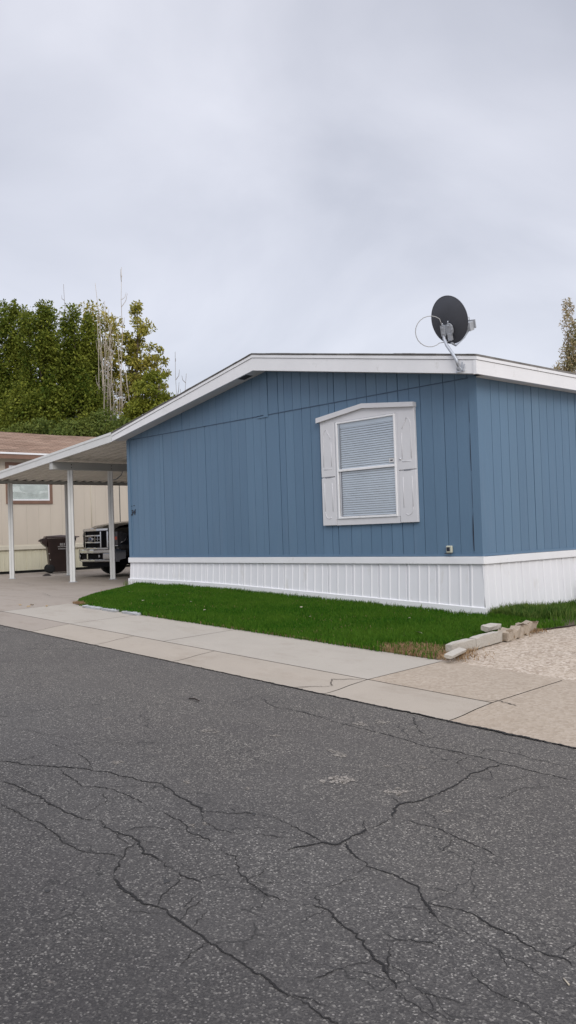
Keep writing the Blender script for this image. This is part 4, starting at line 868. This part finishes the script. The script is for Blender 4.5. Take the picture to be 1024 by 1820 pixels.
# roof: sagging ridge and eaves
mb = MB(); vs = []; ys = frange(-3.2, 16.2, .8)
for y in ys:
    s_ = .008*math.sin(y*.9)+.006*math.sin(y*2.1)
    for (x, z) in ((-18.28, 4.26), (-21.5, 5.31+s_), (-24.72, 4.26), (-24.72, 4.2), (-18.28, 4.2)): vs.append((x, y, z))
mb.add(vs, [(i*5+k, (i+1)*5+k, (i+1)*5+(k+1) % 5, i*5+(k+1) % 5) for i in range(len(ys)-1) for k in range(5)]+[(0, 1, 2, 3, 4)[::-1], tuple((len(ys)-1)*5+k for k in range(5))])
part(mb, 'roof', 'brown_shingle', nb, B0)
mb = MB(); mb.box((-18.28, -3.2, 4.08), (-18.255, 16.2, 4.215)); part(mb, 'fascia', 'brown_trim', nb, B0)
part(MB().box((-18.28, -3.2, 4.2165), (-18.235, 16.2, 4.272), .004), 'gutter', 'white_trim', nb, B0)
part(MB().box((NX, -3.1, 4.10), (-18.281, 16.1, 4.115)), 'soffit', 'beige_siding', nb, B0)
def nwin(y0, y1, z0, z1):
    t = .10; x = NX
    mb = MB()
    for a, c in (((y0, z0), (y1, z0+t)), ((y0, z1-t), (y1, z1)), ((y0, z0+t+.0005), (y0+t, z1-t-.0005)), ((y1-t, z0+t+.0005), (y1, z1-t-.0005))): mb.box((x+.001, a[0], a[1]), (x+.035, c[0], c[1]))
    wn = part(mb, 'window', 'brown_trim', nb, B0)
    a0, a1, b0, b1 = y0+t, y1-t, z0+t, z1-t; mb = MB(); e = .04
    for a, c in (((a0, b0), (a1, b0+e)), ((a0, b1-e), (a1, b1)), ((a0, b0+e+.0005), (a0+e, b1-e-.0005)), ((a1-e, b0+e+.0005), (a1, b1-e-.0005)), ((a0+e+.0005, b0+e+.0005), (a0+e+.03, b1-e-.0005))): mb.box((x+.001, a[0]+.0004, a[1]+.0004), (x+.028, c[0]-.0004, c[1]-.0004))
    part(mb, 'frame', 'white_trim', wn, B0)
    part(MB().add([(x+.015, a0+e, b0+e), (x+.015, a1-e, b0+e), (x+.015, a1-e, b1-e), (x+.015, a0+e, b1-e)], [(0, 1, 2, 3)]), 'pane', 'window_glass', wn, B0)
    part(MB().box((x+.0012, a0+e, b0+e), (x+.006, a1-e, b1-e)), 'curtain', 'curtain', wn, B0)
paint('curtain', (0.80, 0.82, 0.76), 0.8, 0.15, 5)
nwin(2.00, 3.54, 2.72, 4.0)
part(MB().box((NX+.0005, 6.00, 1.46), (NX+.004, 6.03, 3.9)), 'seam', 'vent_dark', nb, B0)
part(MB().tube([(NX+.012, 4.93, 1.45), (NX+.012, 4.93, 4.1)], .012, 6), 'conduit', 'cream_band', nb, B0)
# ------------------------------------------------------------------ wheeled bin
bn = thing('wheeled_bin', 'dark brown wheeled bin with lid closed, standing against the cream skirting of the beige home', 'bin', (-17.05, 2.95, .585), R(68))
def frustum(mb, a, b_, z0, z1, bev=.06):
    def ringp(w, d, z, x0=0): 
        e = bev; return [(x0-w+e, -d, z), (x0+w-e, -d, z), (x0+w, -d+e, z), (x0+w, d-e, z), (x0+w-e, d, z), (x0-w+e, d, z), (x0-w, d-e, z), (x0-w, -d+e, z)]
    vs = ringp(*a, z0)+ringp(*b_, z1); mb.add(vs, [tuple(range(8))[::-1], tuple(range(8, 16))]+[(i, (i+1) % 8, 8+(i+1) % 8, 8+i) for i in range(8)]); return mb
mb = frustum(MB(), (.33, .28), (.42, .345), .03, 1.0); frustum(mb, (.43, .355), (.44, .36), .94, 1.03); mb.hull([(-.42, -.30, .78), (-.42, .30, .78), (-.56, -.27, 1.03), (-.56, .27, 1.03), (-.40, -.34, 1.04), (-.40, .34, 1.04), (-.55, -.27, .90), (-.55, .27, .90)])
mb.build('body', 'bin_plastic', bn)
mb = MB(); mb.hull([(x, y, z) for (x, y, z) in [(-.47, -.34, 1.035), (-.47, .34, 1.035), (.46, -.37, 1.032), (.46, .37, 1.032), (-.44, -.33, 1.10), (-.44, .33, 1.10), (.40, -.34, 1.085), (.40, .34, 1.085), (.56, -.12, 1.05), (.56, .12, 1.05), (.55, -.12, 1.075), (.55, .12, 1.075), (0, -.30, 1.125), (0, .30, 1.125)]])
mb.build('lid', 'bin_lid', bn)
MB().tube([(-.57, -.24, 1.0), (-.60, -.24, .96), (-.60, .24, .96), (-.57, .24, 1.0)], .018, 8).build('handle', 'bin_plastic', bn)
for s_ in (-1, 1):
    whl = MB().lathe([(.001, -.03), (.09, -.03), (.125, -.022), (.13, 0), (.125, .022), (.09, .03), (.001, .03)], (-.33, s_*.30, .13), 'y', 20).build('wheel', 'tyre', bn)
for zz, xx in ((.58, -.36), (.40, -.33)): MB().tube([(xx, -.325, zz), (xx, -.345, zz)], .016, 8).build('rivet', 'bin_print', bn)
# faded print: number and two lines of worn lettering
def local_text(name, s, size, M, parent, mat):
    cu = bpy.data.curves.new(name, 'FONT'); cu.body = s; cu.size = size; cu.extrude = .001; cu.align_x = 'CENTER'; cu.align_y = 'CENTER'; cu.offset = size*.02
    tmp = bpy.data.objects.new('tmp', cu); COL.objects.link(tmp); me = bpy.data.meshes.new_from_object(tmp.evaluated_get(bpy.context.evaluated_depsgraph_get())); bpy.data.objects.remove(tmp)
    me.transform(M); me.materials.clear(); me.materials.append(MATS[mat]); o = bpy.data.objects.new(name, me); COL.objects.link(o); o.parent = parent; return o
tilt = math.atan2(.065, .97)
def side(x, z): return (x, -.28-(z-.03)*.067-.003, z)
local_text('print', '853', .10, Matrix.Translation(side(.03, .84)) @ Matrix.Rotation(R(90)-tilt*-1*0, 4, 'X'), bn, 'bin_print')
mb = MB(); q = random.Random(4)
for z, x0, x1 in ((.765, -.10, .22), (.70, -.09, .22)):
    x = x0; mb = MB()
    while x < x1:
        l = q.uniform(.012, .03); h = .028 if q.random() < .6 else .018; a = side(x, z); mb.box((x, a[1]-.001, z), (min(x+l, x1), a[1]+.002, z+h)); x += l+q.uniform(.006, .016)
    mb.build('print', 'bin_print', bn)

# ------------------------------------------------------------------ pickup truck under the carport
tk = thing('pickup_truck', 'black pickup truck with a chrome grille and bumper parked nose out under the carport', 'truck', (-13.0, 1.66, .588), R(-4))
def cv(x): return .26*x*x                                        # plan curve of the nose
def slab(mb, x0, x1, z0, z1, y0, y1, n=10, bev=0.0):
    """curved plate across the nose: front at y0, back at y1 (both follow the plan curve)"""
    vs = []
    for i in range(n+1):
        x = x0+(x1-x0)*i/n; c = cv(x)
        vs += [(x, y0+c+bev, z0), (x, y0+c, z0+bev), (x, y0+c, z1-bev), (x, y0+c+bev, z1), (x, y1+c, z1), (x, y1+c, z0)]
    fs = [(i*6+k, (i+1)*6+k, (i+1)*6+(k+1) % 6, i*6+(k+1) % 6) for i in range(n) for k in range(6)]+[tuple(range(6)), tuple(n*6+k for k in range(6))[::-1]]
    mb.add(vs, [f[::-1] for f in fs]); return mb
# body: lofted sections down the length
secs = []
def sec(y, hw, zb, zs, zt, crown=.04, rake=None):
    pts = [(-hw*.96, zb), (-hw, zb+.18), (-hw*1.0, zs-.12), (-hw*.965, zs), (-hw*.80, zt-.02), (-hw*.45, zt+crown*.6), (0, zt+crown), (hw*.45, zt+crown*.6), (hw*.80, zt-.02), (hw*.965, zs), (hw, zs-.12), (hw, zb+.18), (hw*.96, zb)]
    secs.append([(x, y+(cv(x)*rake if rake else 0), z) for x, z in pts])
sec(.06, .93, .60, 1.02, 1.13, .03, 1.0); sec(.14, .97, .58, 1.08, 1.20, .04, .9); sec(.35, 1.0, .52, 1.12, 1.255, .05, .5); sec(.8, 1.01, .50, 1.16, 1.30, .055); sec(1.5, 1.01, .45, 1.22, 1.36, .05); sec(1.62, 1.01, .45, 1.26, 1.38, .03); sec(3.9, 1.01, .45, 1.30, 1.36, .01); sec(3.95, 1.01, .45, 1.36, 1.40, .0); sec(6.1, 1.0, .50, 1.36, 1.40, .0)
mb = MB(); n = 13; vs = [p for s_ in secs for p in s_]
mb.add(vs, [(i*n+k, (i+1)*n+k, (i+1)*n+k+1, i*n+k+1) for i in range(len(secs)-1) for k in range(n-1)], True); mb.add(secs[0], [tuple(range(n))]); mb.add(secs[-1], [tuple(range(n))[::-1]])
body = mb.build('body', 'truck_paint', tk)
# raised hood skin
mb = MB(); vs = []; hs = [(.10, .74, 1.165), (.30, .78, 1.275), (.8, .80, 1.345), (1.48, .82, 1.405)]
for (y, hw, z) in hs:
    for k in range(9):
        x = -hw+2*hw*k/8; vs.append((x, y+cv(x)*max(0, 1-y), z+.035*(1-(x/hw)**2)+(.012 if abs(abs(x/hw)-.5) < .1 else 0)))
mb.add(vs, [(i*9+k, i*9+k+1, (i+1)*9+k+1, (i+1)*9+k) for i in range(3) for k in range(8)], True); mb.build('hood', 'hood_paint', tk)
# cab
mb = MB(); cs = []
for (z, hw, y0, y1) in ((1.32, .97, 1.50, 3.9), (1.45, .95, 1.68, 3.9), (1.86, .80, 2.35, 3.82), (1.95, .70, 2.60, 3.7)): cs += [(-hw, y0, z), (hw, y0, z), (hw, y1, z), (-hw, y1, z)]
mb.add(cs, [(i*4+k, i*4+(k+1) % 4, (i+1)*4+(k+1) % 4, (i+1)*4+k) for i in range(3) for k in range(4)]+[(12, 13, 14, 15)]); mb.build('cab', 'truck_paint', tk)
MB().add([(-.90, 1.69, 1.465), (.90, 1.69, 1.465), (.76, 2.325, 1.855), (-.76, 2.325, 1.855)], [(0, 1, 2, 3)]).build('windscreen', 'dark_glass', tk)
for s_ in (-1, 1): MB().add([(s_*.955, 1.95, 1.48), (s_*.955, 3.7, 1.48), (s_*.822, 3.65, 1.84), (s_*.822, 2.45, 1.84)], [(0, 1, 2, 3)]).build('side_window', 'dark_glass', tk)
# grille
gr = slab(MB(), -.66, .66, .70, 1.20, .055, .10).build('grille', 'truck_black', tk)
mb = MB(); 
slab(mb, -.70, .70, 1.165, 1.235, -.005, .09, bev=.012); slab(mb, -.70, .70, .70, .745, .0, .09, bev=.01)
slab(mb, -.70, -.655, .746, 1.154, .0, .09, 3, .008); slab(mb, .655, .70, .746, 1.154, .0, .09, 3, .008)
for s_ in (-1, 1): slab(mb, min(s_*.42, s_*.46), max(s_*.42, s_*.46), .746, 1.154, .0, .09, 3, .008)
slab(mb, -.419, .419, 1.03, 1.068, .0, .085, bev=.01); slab(mb, -.419, .419, .86, .898, .0, .085, bev=.01); slab(mb, -.419, .419, .955, .968, .02, .08, bev=.004)
for x in (-.30, -.18, .18, .30): slab(mb, x-.008, x+.008, .899, 1.029, .012, .08, 2, .003)
mb.build('grille_surround', 'chrome', tk)
em = MB().lathe([(.001, -.03), (.095, -.028), (.115, -.012), (.12, .03)], (0, 0, .963), 'y', 28); em.v = [(x*1.05, y, .963+(z-.963)*.50) for x, y, z in em.v]; em = em.build('emblem', 'chrome', tk)
e2 = MB().lathe([(.001, -.036), (.085, -.034), (.092, -.022)], (0, 0, .963), 'y', 28); e2.v = [(x*1.05, y, .963+(z-.963)*.48) for x, y, z in e2.v]; e2.build('emblem_face', 'emblem_blue', em)
# headlights wrap round the corners
for s_ in (-1, 1):
    a, c = sorted((s_*.73, s_*.955)); hl = slab(MB(), a, c, .80, 1.14, .02, .16, 8, .015).build('headlight', 'lamp_dark', tk)
    for zz, rr in ((1.07, .055), (.865, .05)): MB().lathe([(.001, -.012), (rr*.6, -.010), (rr, .0)], (s_*.84, cv(.84)+.012, zz), 'y', 16).build('reflector', 'chrome', hl)
    a, c = sorted((s_*.80, s_*.945)); slab(MB(), a, c, .93, 1.01, .008, .06, 6, .005).build('turn_signal', 'amber', hl)
    a, c = sorted((s_*.715, s_*.965)); slab(MB(), a, c, .775, .798, .01, .15, 6, .004).build('lamp_trim', 'chrome', hl)
    slab(MB(), *sorted((s_*.71, s_*.728)), .78, 1.16, .015, .15, 2, .003).build('lamp_trim', 'truck_black', hl)
    # side lamp on the fender
    MB().hull([(s_*(.985), .30, .82), (s_*.985, .52, .92), (s_*.985, .50, 1.10), (s_*.985, .30, 1.12), (s_*1.012, .30, .83), (s_*1.014, .50, .93), (s_*1.014, .48, 1.09), (s_*1.012, .30, 1.10)]).build('side_lamp', 'lamp_dark', hl)
    MB().tube([(s_*1.014, .31, .86), (s_*1.018, .40, .88), (s_*1.018, .47, .98)], .011, 6).build('lamp_trim', 'chrome', hl)
# bumper
mb = MB(); slab(mb, -.98, .98, .60, .70, -.13, .08, 12, .02); slab(mb, -.96, .96, .385, .455, -.10, .06, 12, .02)
slab(mb, -.98, -.66, .456, .599, -.12, .0, 4, .012); slab(mb, .66, .98, .456, .599, -.12, .0, 4, .012); slab(mb, -.03, .03, .456, .599, -.11, .0, 3, .01)
mb.hull([(-.98, .12, .40), (-1.0, .45, .46), (-1.0, .45, .66), (-.98, .12, .69), (-.93, .12, .40), (-.94, .45, .46), (-.94, .45, .66), (-.93, .12, .69)]); mb.hull([(.98, .12, .40), (1.0, .45, .46), (1.0, .45, .66), (.98, .12, .69), (.93, .12, .40), (.94, .45, .46), (.94, .45, .66), (.93, .12, .69)])
bp = mb.build('bumper', 'chrome', tk)
slab(MB(), -.655, .655, .458, .597, -.06, .0, 10).build('bumper_opening', 'truck_black', bp)
slab(MB(), -.90, .90, .26, .384, -.04, .05, 10).build('air_dam', 'truck_black', tk)
for s_ in (-1, 1): MB().lathe([(.001, -.02), (.03, -.018), (.04, 0)], (s_*.55, cv(.55)-.13, .53), 'y', 14).build('fog_lamp', 'headlight', bp)
MB().tube([(.0, .02, .32), (.0, -.02, .32)], .02, 8).build('tow_hook', 'galvanised', tk)
for y in (1.05, 4.75):
    for s_ in (-1, 1):
        wl = MB().lathe([(.22, -.13), (.36, -.13), (.395, -.10), (.40, 0), (.395, .10), (.36, .13), (.22, .13)], (s_*.86, y, .40), 'x', 32).build('wheel', 'tyre', tk)
        MB().lathe([(.001, .10*s_), (.07, .11*s_), (.10, .06*s_), (.19, .07*s_), (.225, .125*s_)], (s_*.86, y, .40), 'x', 24).build('rim', 'aluminium', wl)
        a = [(s_*1.005, y+.47*math.cos(t), .42+.47*math.sin(t)) for t in [R(-5+190*i/14) for i in range(15)]]; MB().tube(a, .03, 6).build('wheel_flare', 'truck_black', tk)
MB().box((-.85, .35, .30), (.85, 5.9, .52)).build('chassis', 'truck_black', tk)
for s_ in (-1, 1):
    mr = MB().hull([(s_*1.12+dx_, 1.92+dy_, 1.50+dz_) for dx_ in (-.09, .09) for dy_ in (-.03, .05) for dz_ in (-.13, .13)]).build('mirror', 'truck_black', tk)
    MB().tube([(s_*.96, 2.0, 1.40), (s_*1.10, 1.96, 1.42)], .02, 6).build('mirror_arm', 'truck_black', mr)
MB().box((.60, 1.45, 1.42), (.63, 1.47, 1.46)).build('wiper', 'truck_black', tk)

# ------------------------------------------------------------------ trees
def tree(name, label, x, y, h, lobes, leaf, size, clumps, per, seed, bark='bark', group='trees behind the beige home', spread=.55, trunk_r=.16, cat='tree', flat=1.0, limbs=46):
    q = random.Random(seed); g = np.random.default_rng(seed); t = thing(name, label, cat, (x, y, G(min(max(x, -30), 30), y)-.1), 0, group)
    mb = MB(); tp = [Vector((.10*math.sin(i*1.1+seed), .10*math.cos(i*.9+seed), h*.86*i/7)) for i in range(8)]; tp[0] = Vector((0, 0, -.2)); mb.tube(tp, [trunk_r*(1-.11*i) for i in range(8)], 8)
    def trunk(z):
        f = max(0, min(6.99, z/(h*.86)*7)); i = int(f); return tp[i].lerp(tp[i+1], f-i)
    cs = []; tot = sum(l[3]*l[3]*l[4] for l in lobes)
    for (lx, ly, lz, r, rz) in lobes:
        for k in range(max(3, int(clumps*r*r*rz/tot))):
            while True:
                v = Vector((q.uniform(-1, 1), q.uniform(-1, 1), q.uniform(-1, 1)))
                if .35 < v.length < 1: break
            if q.random() < .6: v = v.normalized()*q.uniform(.75, 1.0)
            cs.append((Vector((lx+v.x*r, ly+v.y*r, lz+v.z*rz)), q.uniform(.6, 1.25)))
    for (c, s_) in cs[::max(1, len(cs)//limbs)]:
        z0 = max(.6, c.z-.9-abs(c.x)*1.0*q.uniform(.5, 1.2)); a = trunk(min(z0, h*.8)); m_ = a.lerp(c, .5)+Vector((q.uniform(-.1, .1), q.uniform(-.1, .1), -.12)); mb.tube([a, m_, c], [trunk_r*.30, trunk_r*.17, .008], 5)
    mb.build('trunk', bark, t)
    C_ = np.array([tuple(c) for c, _ in cs]); SC = np.array([s_ for _, s_ in cs]); idx = np.repeat(np.arange(len(cs)), per); n = len(idx)
    d = g.normal(0, 1, (n, 3)); d /= np.linalg.norm(d, axis=1)[:, None]; rr = g.uniform(0, 1, n)**.45
    c = C_[idx]+d*(rr*spread*SC[idx])[:, None]*np.array([1, 1, .8*flat])
    # a leaf is a bent quad; most of them hang outward and down
    a = d*.8+g.normal(0, .55, (n, 3))+np.array([0, 0, -.25]); a /= np.linalg.norm(a, axis=1)[:, None]
    b_ = np.cross(a, g.normal(0, 1, (n, 3))); b_ /= np.linalg.norm(b_, axis=1)[:, None]
    L = size*g.uniform(.6, 1.35, n)[:, None]; W = L*g.uniform(.42, .62, n)[:, None]; nn = np.cross(a, b_)
    V = np.zeros((n, 4, 3)); V[:, 0] = c-a*L*.5; V[:, 1] = c+b_*W*.5+nn*L*.10; V[:, 2] = c+a*L*.5; V[:, 3] = c-b_*W*.5+nn*L*.10
    npmesh('crown', V.reshape(-1, 3), np.arange(n*4).reshape(-1, 4), leaf, t); return t
def col_lobes(h, r, z0=1.2, n=6, seed=0, wob=.35, taper=.45):
    q = random.Random(seed+100); o = []
    for i in range(n):
        f = i/(n-1); z = z0+(h-z0-.9)*f+.2; k = r*(.8+.35*math.sin(math.pi*min(1, f*1.15)))*(1-taper*f*f)
        o.append((q.uniform(-wob, wob)*r*.6, q.uniform(-wob, wob)*r*.6, z, k, (h-z0)/n*.85))
    o.append((q.uniform(-.2, .2)*r, 0, h-.7, r*.34, .75)); return o
tree('broadleaf_tree', 'dark green broadleaf tree cut off by the left edge of the photo', -35.3, 7.9, 12.3, col_lobes(12.3, 2.3, seed=1), 'leaf_dark', .15, 520, 170, 1, spread=.40, flat=2.2)
tree('broadleaf_tree', 'tall dark green tree second from the left, just in from the left edge', -32.6, 9.0, 12.0, col_lobes(12.0, 1.6, seed=2, taper=.35), 'leaf_dark', .15, 480, 170, 2, spread=.40, flat=2.2)
tree('broadleaf_tree', 'dense green tree with a rounded top left of the bare twigs', -30.2, 9.3, 11.1, col_lobes(11.1, 1.7, seed=3, taper=.3), 'leaf_dark', .145, 480, 170, 3, spread=.40, flat=2.2)
tree('broadleaf_tree', 'dense green tree standing left of the bare white poplar', -29.6, 10.9, 11.2, col_lobes(11.2, 1.6, seed=4, taper=.3), 'leaf_dark', .145, 480, 170, 4, spread=.40, flat=2.2)
tree('yellowing_tree', 'small yellow treetop showing between the dark green trees and the bare poplar', -30.9, 12.4, 12.6, [(0, 0, 11.9, .55, .8), (.3, .3, 11.0, .9, 1.0), (0, 0, 9.0, 1.2, 1.6), (0, 0, 6, 1.5, 2)], 'leaf_yellow', .17, 170, 70, 5)
tree('cottonwood_tree', 'tall yellow green cottonwood with gaps in its crown, behind the bare poplar', -30.2, 14.4, 13.5,
     [(-.15, -.15, 12.7, .40, .95), (.0, .0, 11.3, .70, .9), (-.5, -.6, 10.5, .8, 1.1), (.40, .45, 11.9, .32, .9), (.65, .70, 10.3, .60, .8), (.2, .15, 9.4, .9, .9), (.95, 1.0, 9.4, .45, .40), (.8, .85, 8.6, .5, .35), (-.6, -.7, 8.4, 1.0, 1.1), (.4, .4, 7.4, 1.0, .8), (0, 0, 5.0, 1.6, 2.2)], 'leaf_olive', .16, 340, 74, 6, spread=.36, limbs=60)
tree('cottonwood_tree', 'rounded yellow green tree nearest the sloping white fascia of the blue home', -25.1, 11.9, 8.6, [(0, 0, 7.3, .75, .9), (.4, .4, 6.4, .95, .9), (-.3, -.3, 6.0, 1.0, 1.0), (.2, .2, 4.8, 1.2, 1.2), (0, 0, 3.2, 1.3, 1.4)], 'leaf_lime', .14, 360, 130, 7, spread=.42)
tree('broadleaf_shrub', 'leafy green shrub in front of the foot of the bare white poplar', -24.6, 8.9, 6.6, [(0, 0, 5.6, .7, .7), (.5, .5, 5.0, .9, .9), (-.7, -.7, 5.0, 1.0, 1.0), (0, 0, 3.4, 1.5, 1.5)], 'leaf_mid', .13, 330, 140, 8, spread=.4, cat='shrub')
tree('broadleaf_shrub', 'low dark green shrub against the brown roof, left of the leafy shrub', -26.6, 7.2, 6.3, [(0, 0, 5.2, .9, .8), (-.8, -.8, 4.8, 1.0, .9), (.9, .9, 4.9, 1.0, .9), (0, 0, 3.2, 1.7, 1.5)], 'leaf_mid', .13, 330, 140, 9, spread=.4, cat='shrub')
tree('poplar_tree', 'sparse pale poplar turning brown, behind the roof at the right edge', -10.35, 21.3, 9.8, [(-.05, -.05, 8.9, .24, .9), (.05, .1, 7.9, .42, .9), (.2, .25, 7.0, .55, .8), (-.32, -.35, 7.2, .22, .6), (-.36, -.38, 6.3, .34, .8), (.1, .1, 5.6, .65, .9), (0, 0, 4.0, .9, 1.5)], 'leaf_pale', .085, 900, 34, 10, bark='pale_bark', group=None, spread=.15, flat=2.2, trunk_r=.07, limbs=90)
def bare(name, label, x, y, h, n, seed, mat, spread, r0=.05, group=None, low=0, cat='bare tree', wisp=4, crook=.4):
    q = random.Random(seed); t = thing(name, label, cat, (x, y, .5), 0, group); mb = MB(); tw = MB()
    for k in range(n):
        a = q.uniform(0, 6.28); R_ = spread*q.uniform(.1, 1)**.8; hh = h*(q.uniform(.42, .85) if k > 2 else 1.0-.05*k); pts = []; ox, oy = math.cos(a), math.sin(a); m = 9; w1 = q.uniform(-.25, .25); ph = q.uniform(0, 6)
        for i in range(m+1):
            f = i/m; rad = R_*(f**.6)*(1-.25*f); pts.append(Vector((ox*rad+w1*crook*math.sin(f*5+ph)+q.gauss(0, .05), oy*rad+w1*crook*math.cos(f*4+ph)+q.gauss(0, .05), hh*f)))
        mb.tube(pts, [max(.009, r0*q.uniform(.6, 1)*(1-f/m*.85)) for f in range(m+1)], 5)
        for j in range(wisp):
            f = q.uniform(.35, .97); i = min(m-1, int(f*m)); p = pts[i].lerp(pts[i+1], f*m-i); b_ = q.uniform(0, 6.28); l = q.uniform(.4, 1.2)*(1.15-f*.6); e = p+Vector((math.cos(b_)*l*.42, math.sin(b_)*l*.42, l*q.uniform(.5, 1))); md = p.lerp(e, .5)+Vector((math.cos(b_)*.06, math.sin(b_)*.06, -.04)); tw.tube([p, md, e], [.016, .012, .006], 4, cap=False)
    mb.v += tw.v and []; k0 = len(mb.v); mb.f += [tuple(i+k0 for i in f) for f in tw.f]; mb.v += tw.v; mb.sm += tw.sm; mb.build('trunk', mat, t); return t
bare('poplar_tree', 'bare white stemmed poplar with upright dead branches, the tallest tree', -28.1, 11.5, 13.6, 27, 21, 'pale_bark', 1.1, .055, wisp=9, crook=.8)
bare('bare_tree', 'thin bare twigs rising above the dense green trees on the left', -32.4, 11.5, 13.7, 14, 22, 'twig_grey', 1.3, .045, wisp=12)
bare('bare_tree', 'small bare twiggy tree beside the sloping white fascia of the blue home', -26.9, 14.4, 9.6, 24, 23, 'twig_grey', 1.3, .04, wisp=14)
bare('bare_tree', 'slim bare branches behind the pale poplar at the right edge', -9.3, 22.5, 10.4, 5, 24, 'twig_grey', .4, .02, wisp=6)
